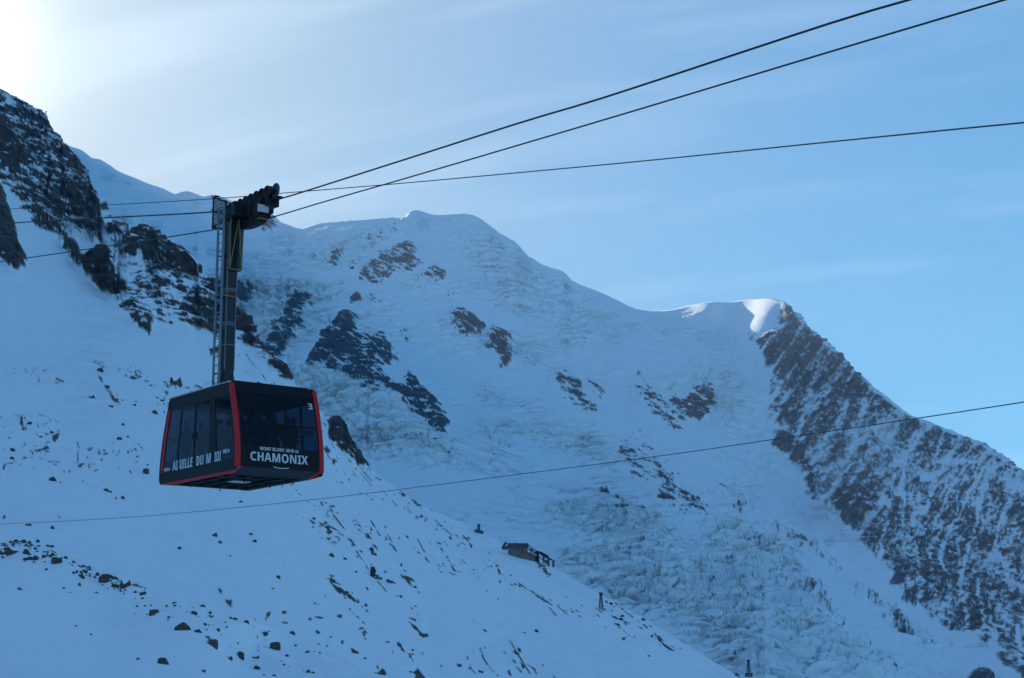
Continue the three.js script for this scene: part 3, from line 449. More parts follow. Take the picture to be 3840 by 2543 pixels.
// a thin slab bent to a function: f(s, t, k) gives the point for s, t in 0..1 and k = 0 inner, 1 outer
function slab(f, ns, nt) {
  const pos = [], idx = [], id = (k, i, j) => k * (ns + 1) * (nt + 1) + i * (nt + 1) + j;
  for (let k = 0; k < 2; k++) for (let i = 0; i <= ns; i++) for (let j = 0; j <= nt; j++) pos.push(...f(i / ns, j / nt, k));
  const quad = (a, b, c, d) => idx.push(a, b, c, a, c, d);
  for (let i = 0; i < ns; i++) for (let j = 0; j < nt; j++) { quad(id(1, i, j), id(1, i + 1, j), id(1, i + 1, j + 1), id(1, i, j + 1)); quad(id(0, i, j), id(0, i, j + 1), id(0, i + 1, j + 1), id(0, i + 1, j)); }
  for (let i = 0; i < ns; i++) { quad(id(0, i, 0), id(0, i + 1, 0), id(1, i + 1, 0), id(1, i, 0)); quad(id(0, i + 1, nt), id(0, i, nt), id(1, i, nt), id(1, i + 1, nt)); }
  for (let j = 0; j < nt; j++) { quad(id(0, 0, j + 1), id(0, 0, j), id(1, 0, j), id(1, 0, j + 1)); quad(id(0, ns, j), id(0, ns, j + 1), id(1, ns, j + 1), id(1, ns, j)); }
  const g = new THREE.BufferGeometry(); g.setAttribute('position', new THREE.Float32BufferAttribute(pos, 3)); g.setIndex(idx);
  const n = g.toNonIndexed(); n.computeVertexNormals(); return n;
}
// end panel: across x, following the bulge; side panel: along the length as a share of the half length
const endPanel = (e, x0, x1, y0, y1, out = 0, th = .04, nt = 10) => slab((s, t, k) => { const y = lerp(y0, y1, t); return [e * lerp(x0, x1, s), y, e * (half(y) + out - th * (1 - k))]; }, 1, nt);
const sidePanel = (e, f0, f1, y0, y1, out = 0, th = .04, nt = 8) => slab((s, t, k) => { const y = lerp(y0, y1, t); return [e * (HW + out - th * (1 - k)), y, e * lerp(f0, f1, s) * half(y)]; }, 1, nt);
const YB = .17, WL = .80;                                          // sill of the skirt, foot of the end windows
for (const e of [1, -1]) {                                         // the two ends
  const end = new THREE.Group(); end.name = 'end_wall'; car.add(end);
  part('skirt_panel', endPanel(e, -1.36, 1.36, YB, WL, 0), paint_.black, end);
  part('header_panel', endPanel(e, -1.36, 1.36, 2.46, HT, 0), paint_.black, end);
  part('pane', endPanel(e, -1.36, 1.36, 1.56, 2.46, -.012, .012), glass, end);
  part('pane', endPanel(e, -1.36, 1.36, WL, 1.50, -.012, .012), glass, end);
  part('transom', endPanel(e, -1.36, 1.36, 1.50, 1.56, .006, .05), paint_.black, end);
  part('handrail', tube([-1.3, 1.40, e * (half(1.4) - .14)], [1.3, 1.40, e * (half(1.4) - .14)], .022), paint_.steel, end);
  for (const x of [-1, 1]) part('corner_trim', endPanel(e, x * 1.36, x * 1.505, YB - .02, HT + .01, .012, .09, 16), e > 0 ? paint_.red : paint_.black, car);
}
for (const e of [-1, 1]) {                                         // the two long sides with their double doors
  const side = new THREE.Group(); side.name = 'side_wall'; car.add(side);
  part('header_panel', sidePanel(e, -.965, .965, 2.38, HT), paint_.panel, side);
  part('sill_panel', sidePanel(e, -.99, .985, .05, .40), paint_.panel, side);
  part('rear_trim', sidePanel(e, .90, .965, .40, 2.38, .008), paint_.red, side).userData.label = 'red upright strip at the window edge';
  part('side_edge', sidePanel(e, .965, 1.0, YB, HT, .002, .05), paint_.black, side);
  part('window_post', sidePanel(e, .50, .545, .40, 2.38), paint_.black, side);
  part('window_post', sidePanel(e, -.50, -.335, .40, 2.38), paint_.black, side);
  part('window_post', sidePanel(e, -.975, -.93, .40, 2.38), paint_.black, side);
  part('pane', sidePanel(e, .545, .90, .40, 2.38, -.012, .012), glass, side);
  part('pane', sidePanel(e, -.93, -.50, .40, 2.38, -.012, .012), glass, side);
  for (const [f0, f1] of [[.105, .50], [-.335, .065]]) part('door_pane', sidePanel(e, f0, f1, .40, 2.38, -.008, .012), glass, side);
  part('door_seam', sidePanel(e, .065, .105, .40, 2.38, .006, .05), paint_.panel, side);
  for (const f of [.045, .125]) part('door_handle', box(e * (HW + .004) - .015, e * (HW + .004) + .015, 1.28, 1.46, e * f * half(1.4) - .035, e * f * half(1.4) + .035), paint_.black, side);
  for (const [f0, f1] of [[-.95, .95]]) part('handrail', tube([e * 1.36, 1.40, f0 * 2.2], [e * 1.36, 1.40, f1 * 2.2], .02), paint_.steel, side);
}
// floor, underframe and roof
const floorHalf = 2.0;
part('floor', box(-1.4, 1.4, .24, .30, -2.5, 2.5), paint_.inside, car);
const under = part('underframe', [box(-1.40, -1.28, 0, .2, -floorHalf, floorHalf), box(1.28, 1.40, 0, .2, -floorHalf, floorHalf), box(-1.28, 1.28, 0, .18, floorHalf - .14, floorHalf), box(-1.28, 1.28, 0, .18, -floorHalf, -floorHalf + .14)], paint_.under, car);
for (const z of [-1.35, -.72, .72, 1.35]) part('cross_beam', box(-1.28, 1.28, .05, .19, z - .045, z + .045), paint_.under, under);
for (const x of [-.85, -.3, .3, .85]) part('long_rail', box(x - .018, x + .018, .012, .05, -1.86, 1.86), paint_.steel, under);
part('floor_hatch', box(-.30, .30, -.012, .012, -.22, .24), paint_.hatch, under);
for (const [x, z] of [[-1.1, 1.5], [1.1, 1.5], [-1.1, -1.2], [.2, -1.7], [-.3, .9], [1.05, .1]]) part('guide_pin', [tube([x, .06, z], [x, -.14, z], .018), box(x - .05, x + .05, -.02, .05, z - .05, z + .05)], paint_.under, under);
for (const e of [1, -1]) {
  // the skirt turns in under the cabin: grey in the middle, red round the edges
  part('underskirt', slab((s, t, k) => [e * lerp(-1.30, 1.30, s), lerp(YB, .0, t) - .02 * (1 - k), e * lerp(half(YB) - .01, floorHalf, t)], 1, 3), paint_.panel, car);
  for (const x of [-1, 1]) part('red_underskirt', slab((s, t, k) => [e * x * lerp(lerp(1.30, 1.505, s), lerp(1.26, 1.40, s), t), lerp(YB - .01, -.01, t) - .02 * (1 - k), e * lerp(half(YB) + .01, floorHalf, t)], 1, 3), paint_.red, car);
  part('side_underskirt', slab((s, t, k) => [e * lerp(HW - .002, 1.40, t), lerp(.055, -.004, t) - .02 * (1 - k), e * lerp(-1, 1, s) * lerp(half(YB) - .08, floorHalf, t)], 1, 2), paint_.red, car);
}
const roof = part('roof', [box(-1.49, 1.49, HT, HT + .05, -2.05, 2.05), box(-1.3, 1.3, HT + .05, HT + .1, -1.9, 1.9)], paint_.black, car);
for (const e of [1, -1]) part('gutter', box(e * 1.49 - .03, e * 1.49 + .03, HT + .004, HT + .036, -2.06, 2.06), paint_.roofEdge, roof);
part('ceiling', box(-1.42, 1.42, HT - .06, HT - .02, -2.0, 2.0), paint_.inside, car);
part('roof_cover', slab((s, t, k) => [lerp(-.15, 1.15, s), HT + .06 + (k ? lerp(.15, .04, s) : 0) * (1 - .25 * Math.abs(2 * t - 1)), lerp(-1.2, 1.55, t)], 3, 4), paint_.steel, roof);
part('vent_knob', new THREE.SphereGeometry(.07, 12, 8).translate(-.06, HT + .2, 1.2), paint_.grease, roof);

// lettering on the panels
const font = await new FontLoader().loadAsync('fonts/droid/droid_sans_bold.typeface.json');
function letters(text, size, stretch, put, depth = .006) {
  const shapes = font.generateShapes(text, size), g = new THREE.ExtrudeGeometry(shapes, { depth, bevelEnabled: false, curveSegments: 5 });
  g.computeBoundingBox(); const b = g.boundingBox, w = (b.max.x - b.min.x) * stretch; g.translate(-b.min.x, 0, 0); g.scale(stretch, 1, 1);
  const p = g.attributes.position; for (let i = 0; i < p.count; i++) { const q = put(p.getX(i), p.getY(i), p.getZ(i), w); p.setXYZ(i, q[0], q[1], q[2]); }
  g.computeVertexNormals(); return g;
}
const onEnd = (cx, y0) => (x, y, z, w) => [cx - w / 2 + x, y0 + y, half(y0 + y) + .002 + z];
const onSide = (f0, y0) => (x, y, z, w) => [-HW - .002 - z, y0 + y, f0 + x];
const frontEnd = car.children.find(c => c.name === 'end_wall'), leftSide = car.children.find(c => c.name === 'side_wall');
part('lettering', letters('CHAMONIX', .27, .97, onEnd(-.04, .35)), paint_.letter, frontEnd).userData.label = 'white word CHAMONIX';
part('lettering', letters('MONT BLANC 4810 m', .105, .90, onEnd(-.04, .685)), paint_.letter, frontEnd).userData.label = 'white words MONT BLANC 4810 m';
part('lettering', letters('3', .20, 1.15, (x, y, z) => [1.12 + x, 2.13 + y, half(2.13 + y) + .002 + z]), paint_.letter, frontEnd).userData.label = 'white number 3 on the upper pane';
{ const ring = []; for (let i = 0; i <= 24; i++) { const a = Math.PI + Math.PI * i / 24; ring.push(new THREE.Vector3(Math.cos(a) * .26, .215 + Math.sin(a) * .04, 0)); }
  const g = new THREE.TubeGeometry(new THREE.CatmullRomCurve3(ring), 40, .014, 6); g.translate(0.02, 0, half(.2) + .004); part('emblem_arc', g, paint_.letter, frontEnd); }
for (const [text, z0, z1, y0, size] of [['AI', -1.68, -1.30, .40, .30], ['UILLE', -1.16, -.26, .40, .30], ['DU', .02, .48, .40, .30], ['M', .70, .98, .40, .30], ['IDI', 1.24, 1.66, .40, .30], ['1030 m', -2.30, -1.86, .43, .11], ['3842 m', 1.78, 2.22, .60, .12]]) {
  const g = letters(text, size, 1, onSide(0, y0)); g.computeBoundingBox(); const b = g.boundingBox; g.translate(0, 0, -b.min.z); g.scale(1, 1, (z1 - z0) / (b.max.z - b.min.z)); g.translate(0, 0, z0);
  part('lettering', g, paint_.letter, leftSide);
}

// hanger arm
const AX = -.55, arm = new THREE.Group(); arm.name = 'hanger_arm'; car.add(arm);
part('column', slab((s, t, k) => { const y = lerp(HT, 8.75, t), f = 1 + .75 * Math.pow(clamp(1 - (y - HT) / .75), 2.2), a = s * 2 * Math.PI + Math.PI / 4, c = Math.cos(a), d = Math.sin(a), m = Math.max(Math.abs(c), Math.abs(d)); return [AX + c / m * (.16 * f) * (.8 + .2 * k), y, d / m * (.13 * f + (f - 1) * .2) * (.8 + .2 * k)]; }, 16, 30), paint_.steel, arm);
for (const x of [-1, 1]) for (const z of [-1, 1]) part('corner_angle', box(AX + x * .165 - .014, AX + x * .165 + .014, 3.5, 8.3, z * .135 - .014, z * .135 + .014), paint_.seam, arm);
for (const y of [4.3, 4.95, 5.02, 6.05, 6.12]) part('seam_band', box(AX - .172, AX + .172, y, y + .035, -.142, .142), paint_.seam, arm);
part('clamp_strap', [box(AX - .2, AX + .2, 5.86, 5.90, .14, .17), box(AX - .52, AX + .2, 5.86, 5.9, -.19, -.16), bar([AX - .45, 5.88, .2], [AX + .18, 5.88, .155], .03)], paint_.yellow, arm);
part('stay_plate', slab((s, t, k) => [AX + lerp(-.16, -1.0, t), HT + .08 + (1 - t) * .55 * (1 - t * .3), lerp(-.05, .05, s) * (k ? 1 : .6)], 1, 4), paint_.panel, arm);
const LX = -.93, ladder = new THREE.Group(); ladder.name = 'ladder'; car.add(ladder);
for (const z of [-.19, .19]) part('rail', box(LX - .02, LX + .02, HT + .06, 8.82, z - .045, z + .045), paint_.alu, ladder);
for (let y = HT + .3; y < 8.75; y += .285) part('rung', tube([LX, y, -.19], [LX, y, .19], .016, 8), paint_.alu, ladder);
for (const y of [3.4, 4.6, 5.88, 7.2, 8.4]) part('standoff', [bar([LX, y, -.17], [AX - .14, y, -.1], .03), bar([LX, y, .17], [AX - .14, y, .1], .03)], paint_.steel, ladder);
// yellow braced cage round the top of the arm
const cage = new THREE.Group(); cage.name = 'brace_cage'; car.add(cage);
for (const [a, b] of [[[AX - .17, 6.75, .26], [AX - .17, 8.5, .26]], [[AX + .24, 6.75, .26], [AX + .30, 8.5, .26]], [[AX - .17, 6.75, .27], [AX + .12, 8.5, .27]], [[AX + .26, 6.78, .27], [AX + .10, 8.5, .27]], [[AX - .17, 8.48, .26], [AX + .30, 8.48, .26]], [[AX - .17, 6.75, .26], [AX + .26, 6.75, .26]], [[AX + .26, 6.75, .26], [AX + .26, 6.75, -.26]], [[AX + .28, 6.75, -.26], [AX + .28, 8.5, -.26]]]) part('brace', bar(a, b, .035, .03), paint_.yellow, cage);
function mesh(u0, u1, v0, v1, put, step = .055, w = .007) { const out = []; for (let u = u0; u <= u1 + 1e-6; u += step) out.push(bar(put(u, v0), put(u, v1), w)); for (let v = v0; v <= v1 + 1e-6; v += step) out.push(bar(put(u0, v), put(u1, v), w)); return out; }
part('wire_mesh', mesh(-.25, .25, 6.78, 8.46, (u, v) => [AX + .285, v, u], .05, .011), paint_.steel, cage);
part('wire_mesh', mesh(AX - .16, AX + .26, 6.78, 8.46, (u, v) => [u, v, .25], .05, .011), paint_.grease, cage);

// carriage with its wheels
const carriage = new THREE.Group(); carriage.name = 'carriage'; car.add(carriage);
const slope = -.06, cy = z => 8.98 + slope * z;                    // height of the upper track rope along the carriage
const ropeX = .0;
part('main_beam', slab((s, t, k) => { const z = lerp(-1.35, 1.75, t), h = .22 + .12 * Math.sin(Math.PI * clamp(t * 1.1)); return [ropeX + lerp(-.2, .2, k), cy(z) - .02 - (s - .5) * -h * 1.2 - .12, z]; }, 2, 10), paint_.grease, carriage);
part('side_plate', [box(-.42, -.30, 8.46, 8.82, -.7, 1.0), box(.26, .36, 8.56, 9.0, -.9, 1.1), box(-.40, .34, 8.44, 8.62, -.5, .95), box(AX - .2, AX + .55, 8.42, 8.66, -.32, .40)], paint_.grease, carriage);
for (let i = 0; i < 8; i++) {
  const z = -1.2 + i * .37, r = .135 + .012 * i, w = part('rope_wheel', [-.055, .055].map(dx => new THREE.TorusGeometry(r * .8, r * .22, 10, 24).rotateY(Math.PI / 2).translate(ropeX + dx, cy(z) + r + .01, z)), i % 2 ? paint_.rust : paint_.grease, carriage);
  part('wheel_disc', new THREE.CylinderGeometry(r * .8, r * .8, .05, 20).rotateZ(Math.PI / 2).translate(ropeX, cy(z) + r + .01, z), paint_.rust, w);
  part('wheel_cheek', [box(ropeX - .09, ropeX - .065, cy(z) - .06, cy(z) + r + .06, z - .06, z + .06), box(ropeX + .065, ropeX + .09, cy(z) - .06, cy(z) + r + .06, z - .06, z + .06)], paint_.grease, w);
}
{ const z = 1.86, y = cy(z) + .22, w = part('end_wheel', new THREE.TorusGeometry(.205, .035, 10, 32).rotateY(Math.PI / 2).translate(ropeX, y, z), paint_.wheel, carriage);
  part('wheel_disc', new THREE.CylinderGeometry(.19, .19, .04, 28).rotateZ(Math.PI / 2).translate(ropeX, y, z), paint_.steel, w);
  part('hub', new THREE.CylinderGeometry(.05, .05, .12, 14).rotateZ(Math.PI / 2).translate(ropeX, y, z), paint_.grease, w);
  part('wheel_fork', [bar([ropeX - .07, y, z], [ropeX - .1, cy(1.2) - .05, 1.2], .06, .09), bar([ropeX + .07, y, z], [ropeX + .1, cy(1.2) - .05, 1.2], .06, .09), box(-.1, .1, cy(2) - .09, cy(2) - .02, 1.3, 2.16)], paint_.grease, carriage); }
part('lower_shoe', slab((s, t, k) => { const z = lerp(.1, 1.55, t); return [lerp(-.36, -.12, k), 8.14 + lerp(.0, .24, s) - .06 * Math.sin(Math.PI * t) - .05 * t, z]; }, 1, 10), paint_.grease, carriage);
for (const z of [.35, .62, .9, 1.15]) part('shoe_roller', new THREE.CylinderGeometry(.075, .075, .16, 16).rotateZ(Math.PI / 2).translate(-.24, 8.20, z), paint_.grease, carriage);
part('yellow_guide', slab((s, t, k) => [lerp(-.40, -.14, s), 8.20 + .16 * k * (1 - t * .8) - .10 * t * t, lerp(1.2, 1.72, t)], 1, 5), paint_.amber, carriage);
part('junction_box', new RoundedBoxGeometry(.40, .46, .24, 2, .02).translate(-.56, 8.70, .42), paint_.steel, carriage);
part('junction_lid', new RoundedBoxGeometry(.32, .38, .02, 1, .006).translate(-.56, 8.70, .552), paint_.grease, carriage);
const sign = part('number_plate', new RoundedBoxGeometry(.40, .25, .02, 1, .006).translate(-.26, 8.52, 1.56), paint_.white, carriage);
for (const [x, y] of [[-.17, -.08], [.17, -.08], [-.17, .09], [.17, .09]]) part('bolt', new THREE.CylinderGeometry(.013, .013, .015, 8).rotateX(Math.PI / 2).translate(-.26 + x, 8.52 + y, 1.576), paint_.steel, sign);
part('plate_bracket', [box(-.40, -.36, 8.22, 8.72, 1.1, 1.54), box(-.20, -.16, 8.22, 8.72, 1.1, 1.54), box(-.4, -.16, 8.2, 8.3, 1.1, 1.5), box(-.30, .06, 8.66, 8.92, .9, 1.45)], paint_.grease, carriage);
// mesh guard at the back end
const guard = new THREE.Group(); guard.name = 'guard_basket'; car.add(guard);
const GZ = -1.15, GX = -.66;
part('guard_frame', [bar([GX, 8.36, GZ], [GX, 9.46, GZ], .045), bar([GX + .47, 8.40, GZ], [GX + .47, 9.4, GZ], .045), bar([GX, 9.44, GZ], [GX + .95, 9.26, GZ], .04), bar([GX, 8.42, GZ], [GX + .47, 8.42, GZ], .14, .05), bar([GX, 8.94, GZ], [GX + .47, 8.94, GZ], .03), bar([GX, 8.44, GZ], [GX, 8.44, -.2], .05)], paint_.grease, guard);
part('guard_mesh', mesh(GX + .02, GX + .45, 8.50, 9.40, (u, v) => [u, v, GZ + .01], .045, .015), paint_.grease, guard);
for (const y of [9.42, 8.98]) part('guard_hook', new THREE.TorusGeometry(.04, .014, 6, 14).translate(GX - .03, y, GZ), paint_.grease, guard);
part('guard_lug', box(GX + .04, GX + .2, 9.46, 9.51, GZ - .03, GZ + .03), paint_.grease, guard);
// ---------------------------------------------------------------- passengers standing in the cabin
car.updateMatrixWorld(true);
function bodyGeometry(pose) {
  const R = 72, S = 1.0, mc = new MarchingCubes(R, std(1, 1, 1), false, false, 60000), f = mc.field;
  const J = pose === 'rail'
    ? [[[0, .93, 0], [0, 1.18, .01], .135, .15], [[0, 1.18, .01], [0, 1.40, 0], .15, .11], [[-.15, 1.39, 0], [.15, 1.39, 0], .075, .075], [[0, 1.40, 0], [0, 1.54, .01], .055, .05],
      [[-.19, 1.37, 0], [-.27, 1.12, .03], .062, .05], [[-.27, 1.12, .03], [-.20, .90, .14], .048, .036], [[.19, 1.37, 0], [.28, 1.20, .16], .062, .05], [[.28, 1.20, .16], [.27, 1.36, .36], .048, .036]]
    : [[[0, .93, 0], [0, 1.18, 0], .135, .15], [[0, 1.18, 0], [0, 1.40, 0], .15, .11], [[-.15, 1.39, 0], [.15, 1.39, 0], .075, .075], [[0, 1.40, 0], [0, 1.54, .01], .055, .05],
      [[-.19, 1.37, 0], [-.26, 1.10, -.02], .062, .05], [[-.26, 1.10, -.02], [-.24, .84, .06], .048, .036], [[.19, 1.37, 0], [.26, 1.10, -.02], .062, .05], [[.26, 1.10, -.02], [.20, .92, .18], .048, .036]];
  for (const s of [-1, 1]) J.push([[s * .09, .92, 0], [s * .11, .50, .02], .095, .066], [[s * .11, .50, .02], [s * .12, .08, -.01], .062, .045], [[s * .12, .05, -.03], [s * .14, .04, .13], .042, .036]);
  const cap = (p, [a, b, r0, r1]) => { const ax = p[0] - a[0], ay = p[1] - a[1], az = p[2] - a[2], bx = b[0] - a[0], by = b[1] - a[1], bz = b[2] - a[2], t = clamp((ax * bx + ay * by + az * bz) / (bx * bx + by * by + bz * bz)); return Math.hypot(ax - bx * t, ay - by * t, az - bz * t) - lerp(r0, r1, t); };
  for (let k = 0; k < R; k++) for (let j = 0; j < R; j++) for (let i = 0; i < R; i++) {
    const p = [(i / R * 2 - 1) * S, (j / R * 2 - 1) * S + .9, (k / R * 2 - 1) * S];
    let d = 9; for (const q of J) { const e = cap(p, q), h = clamp(.5 + .5 * (d - e) / .035); d = lerp(d, e, h) - .035 * h * (1 - h); }
    const hd = Math.hypot(p[0] / .078, (p[1] - 1.64) / .115, (p[2] - .02) / .098); d = Math.min(d, (hd - 1) * .085);
    d = Math.min(d, Math.hypot(p[0], p[1] - 1.63, p[2] - .122) - .014, Math.hypot(Math.abs(p[0]) - .08, p[1] - 1.635, p[2] - .01) - .018);   // nose, ears
    f[k * R * R + j * R + i] = -d;
  }
  mc.isolation = 0; mc.update();
  const n = mc.count, g = new THREE.BufferGeometry(), P = new Float32Array(n * 3);
  for (let i = 0; i < n; i++) { P[i * 3] = mc.positionArray[i * 3] * S; P[i * 3 + 1] = mc.positionArray[i * 3 + 1] * S + .9; P[i * 3 + 2] = mc.positionArray[i * 3 + 2] * S; }
  g.setAttribute('position', new THREE.BufferAttribute(P, 3));
  const w = mergeVertices(g, 1e-4); w.computeVertexNormals(); return w;
}
const bodies = { stand: bodyGeometry('stand'), rail: bodyGeometry('rail') };
const personMat = new THREE.MeshStandardMaterial({ color: 0xffffff, vertexColors: true, roughness: .85 });
function person(lx, lz, turn, h, pose, coat, legs, hat, label) {
  const g = bodies[pose].clone(), p = g.attributes.position, c = new Float32Array(p.count * 3), skin = [.36, .22, .16];
  for (let i = 0; i < p.count; i++) {
    const x = p.getX(i), y = p.getY(i), z = p.getZ(i);
    const hand = y > .8 && ((pose === 'stand' ? (y < .90 && x < -.1) || (y < .96 && x > .14 && z > .12) : (y < .93 && x < -.1 && z > .1) || (z > .33))) && Math.abs(x) > .14;
    const k = hand ? skin : y > 1.52 ? (y > 1.68 ? hat : z > .05 ? skin : hat) : y > .86 ? coat : y > .12 ? legs : [.03, .03, .035];
    c.set(k, i * 3);
    if (y > 1.60 && y < 1.64 && z > .085 && Math.abs(Math.abs(x) - .033) < .014) c.set([.03, .025, .02], i * 3);
  }
  g.setAttribute('color', new THREE.BufferAttribute(c, 3));
  const m = new THREE.Mesh(g, personMat); m.name = numbered('person'); m.castShadow = m.receiveShadow = true;
  m.position.copy(car.localToWorld(new THREE.Vector3(lx, .30, lz))); m.rotation.y = car.rotation.y + turn; m.scale.setScalar(h / 1.755); scene.add(m);
  return tag(m, label, 'person', 'passengers behind the cabin glass');
}
const dark = [.03, .035, .05], navy = [.03, .05, .12], blue = [.05, .12, .30], red = [.35, .03, .03], grey = [.10, .11, .12], tan_ = [.28, .22, .16], black = [.02, .02, .022];
for (const [lx, lz, turn, h, pose, coat, legs, hat, label] of [
  [-1.0, 1.75, .3, 1.72, 'rail', blue, black, dark, 'passenger in a blue jacket behind the end window by the red corner'],
  [-.35, 1.7, -.2, 1.76, 'stand', dark, black, grey, 'passenger in a dark coat and grey hat at the end window'],
  [.25, 1.5, .4, 1.70, 'stand', navy, dark, black, 'passenger in a navy coat and black hat at the end window'],
  [.80, 1.65, -.5, 1.66, 'rail', red, black, dark, 'passenger in a red jacket at the end window under the number'],
  [-.75, .75, -1.6, 1.80, 'stand', dark, navy, navy, 'passenger in dark clothes and navy hat behind the door pane beside the thick post'],
  [-.95, -.15, -1.3, 1.74, 'rail', grey, black, black, 'passenger in a grey coat reaching out behind the double door'],
  [-.85, -1.05, -1.8, 1.69, 'stand', navy, black, grey, 'passenger in a navy coat and grey hat behind the double door'],
  [.35, -.4, 2.6, 1.77, 'stand', black, dark, dark, 'passenger in black turned away in the middle of the cabin'],
  [.9, .5, 1.4, 1.71, 'rail', tan_, dark, black, 'passenger in a tan coat facing the far side windows'],
  [-.65, 1.25, .9, 1.78, 'stand', black, dark, navy, 'passenger in black with a navy hat just behind the end window row'],
  [.05, 1.05, .1, 1.73, 'rail', grey, black, dark, 'passenger in a grey coat holding the rail behind the end window row'],
  [.62, 1.0, -.3, 1.81, 'stand', dark, black, black, 'tall passenger in a dark coat behind the red jacket'],
  [1.15, 1.3, .7, 1.68, 'stand', navy, navy, black, 'passenger in navy beside the far front corner'],
  [-1.1, .35, -1.5, 1.70, 'stand', black, black, red, 'passenger in black with a red hat at the double door'],
  [-.4, .1, -2.2, 1.77, 'stand', tan_, black, dark, 'passenger in a tan coat standing behind the double door'],
  [-1.1, -1.6, -1.4, 1.73, 'rail', dark, dark, dark, 'passenger in dark clothes at the rear side window'],
  [-.3, -.9, 2.0, 1.79, 'stand', blue, black, black, 'passenger in a blue jacket in the rear half of the cabin'],
  [.95, -.6, 1.7, 1.72, 'stand', grey, dark, navy, 'passenger in a grey coat at the far side windows'],
  [.5, -1.5, 3.0, 1.75, 'stand', dark, black, black, 'passenger in a dark coat and black hat at the back of the cabin'],
]) person(lx, lz, turn, h, pose, coat, legs, hat, label);

// ---------------------------------------------------------------- old cableway station on the slope
const stone = std(.155, .145, .125, .92), stoneDark = std(.10, .092, .08, .92), slate = std(.055, .06, .07, .75), timber = std(.045, .035, .028, .9), snowMat = std(.88, .90, .92, .9), voidMat = std(.01, .01, .012, .9), iron = std(.02, .022, .028, .7, { metalness: .4 });
function place(o, u, v, r, turn = 0) { o.position.copy(survey(u, v, r)); o.rotation.y = turn; return o; }
{
  const r = Math.hypot(near.stand(1965, 2090).p.x, near.stand(1965, 2090).p.z) - 12, m = r / 6280;   // metres per survey unit here
  const X = u => (u - 1965) * m, Y = v => (2075 - v) * m;
  const hut = place(thing('station_ruin', 'long grey stone station ruin with slate roof on the snowy ridge', 'building'), 1965, 2075, r, .12);
  part('wall', box(X(1911), X(1979), Y(2120), Y(2055), -8, 0), stone, hut);
  part('wall', box(X(1979), X(2006), Y(2135), Y(2071), -7.2, .05), stone, hut);
  part('end_wall', box(X(2006), X(2021), Y(2128), Y(2066), -6, -.6), timber, hut);
  part('corner_post', box(X(2004), X(2006.5), Y(2125), Y(2068), -.7, .3), stoneDark, hut);
  part('corner_post', box(X(2019), X(2021.5), Y(2120), Y(2068), -.8, .2), stoneDark, hut);
  const rf = (x0, x1, y0, y1, z0, z1, t) => slab((s, w, k) => [lerp(x0, x1, s), lerp(y0, y1, w) + (k ? t : 0), lerp(z0, z1, w)], 1, 1);
  const roofA = part('roof', [rf(X(1908), X(1983), Y(2056), Y(2038.5), .5, -4, .3), rf(X(1908), X(1983), Y(2056), Y(2038.5), -8.4, -4, .3)], slate, hut);
  part('gable', new THREE.ExtrudeGeometry(new THREE.Shape([new THREE.Vector2(-8, Y(2055)), new THREE.Vector2(0, Y(2055)), new THREE.Vector2(-4, Y(2039.5))]), { depth: .4, bevelEnabled: false }).rotateY(-Math.PI / 2).scale(1, 1, 1).translate(X(1979), 0, 0), stoneDark, hut);
  part('chimney', box(X(1936), X(1939), Y(2042), Y(2033), -4.6, -4), stoneDark, roofA);
  part('chimney', box(X(1974), X(1980), Y(2041), Y(2036), -4.8, -3.8), stoneDark, roofA);
  part('snow_roof', slab((s, w, k) => [lerp(X(1979), X(2011), s), lerp(Y(2050), Y(2070), s) + lerp(Y(2073) - Y(2058), 0, w) + (k ? .35 : 0), lerp(.7, -5.5, w)], 2, 2), snowMat, hut).userData.label = 'roof plane under snow';
  part('slate_patch', slab((s, w, k) => [lerp(X(1984), X(1998), s) + w * 1.2, lerp(Y(2056), Y(2064), s) + lerp(-1.6, .1, w) + (k ? .45 : .2), lerp(.2, -3, w)], 1, 1), slate, hut);
  for (const [u, v, w, h] of [[1934.5, 2062, 3.2, 4.4], [1946, 2062, 3.6, 4.4], [1958, 2062, 3.6, 4.6], [1958, 2073, 3, 5.4], [1974, 2075, 3.2, 2.6], [1985, 2079.5, 3.4, 3.4], [1996, 2084.5, 4, 2.6]]) {
    const wd = part('window', box(X(u - w * .65), X(u + w * .65), Y(v + h * .6), Y(v - h * .6), -.1, .08), voidMat, hut);
    part('window_sill', box(X(u - w / 2) - .15, X(u + w / 2) + .15, Y(v + h / 2) - .2, Y(v + h / 2), -.05, .2), stoneDark, wd);
  }
  part('doorway', box(X(2008), X(2018), Y(2111), Y(2072), -.62, -.52), voidMat, hut);
  part('roof_edge', bar([X(1982), Y(2045), .3], [X(2012), Y(2066), .3], .4), timber, hut);
  const tr = place(thing('ruined_trestle', 'collapsed timber and stone trestle leaning out from the station ruin', 'ruin'), 1965, 2075, r - 1, .12);
  for (const [u0, u1, v0, v1] of [[2035, 2043, 2078, 2108], [2052, 2061, 2091, 2122], [2070, 2079, 2099, 2124]]) part('pillar', slab((s, t, k) => { const a = s * 2 * Math.PI; return [lerp(X(u0), X(u1), .5 + .5 * Math.cos(a) * (.8 + .2 * (1 - t))), lerp(Y(v1), Y(v0), t), -2 + Math.sin(a) * .8 * (k ? 1 : .7)]; }, 8, 4), stoneDark, tr);
  part('beam', bar([X(2012), Y(2066), -1.6], [X(2081), Y(2103), -1.6], .75, .6), timber, tr);
  part('beam', bar([X(2013), Y(2068), -3.2], [X(2070), Y(2099), -3.2], .5), timber, tr);
  part('beam', bar([X(2020), Y(2086), -1.8], [X(2036), Y(2098), -1.8], .6), timber, tr);
  part('plank', bar([X(2024), Y(2069), -2.4], [X(2057), Y(2086), -2.4], .3, 1.4), timber, tr);
  part('plank', bar([X(2030), Y(2080), -2.4], [X(2052), Y(2090), -2.4], .3, 1.1), timber, tr);
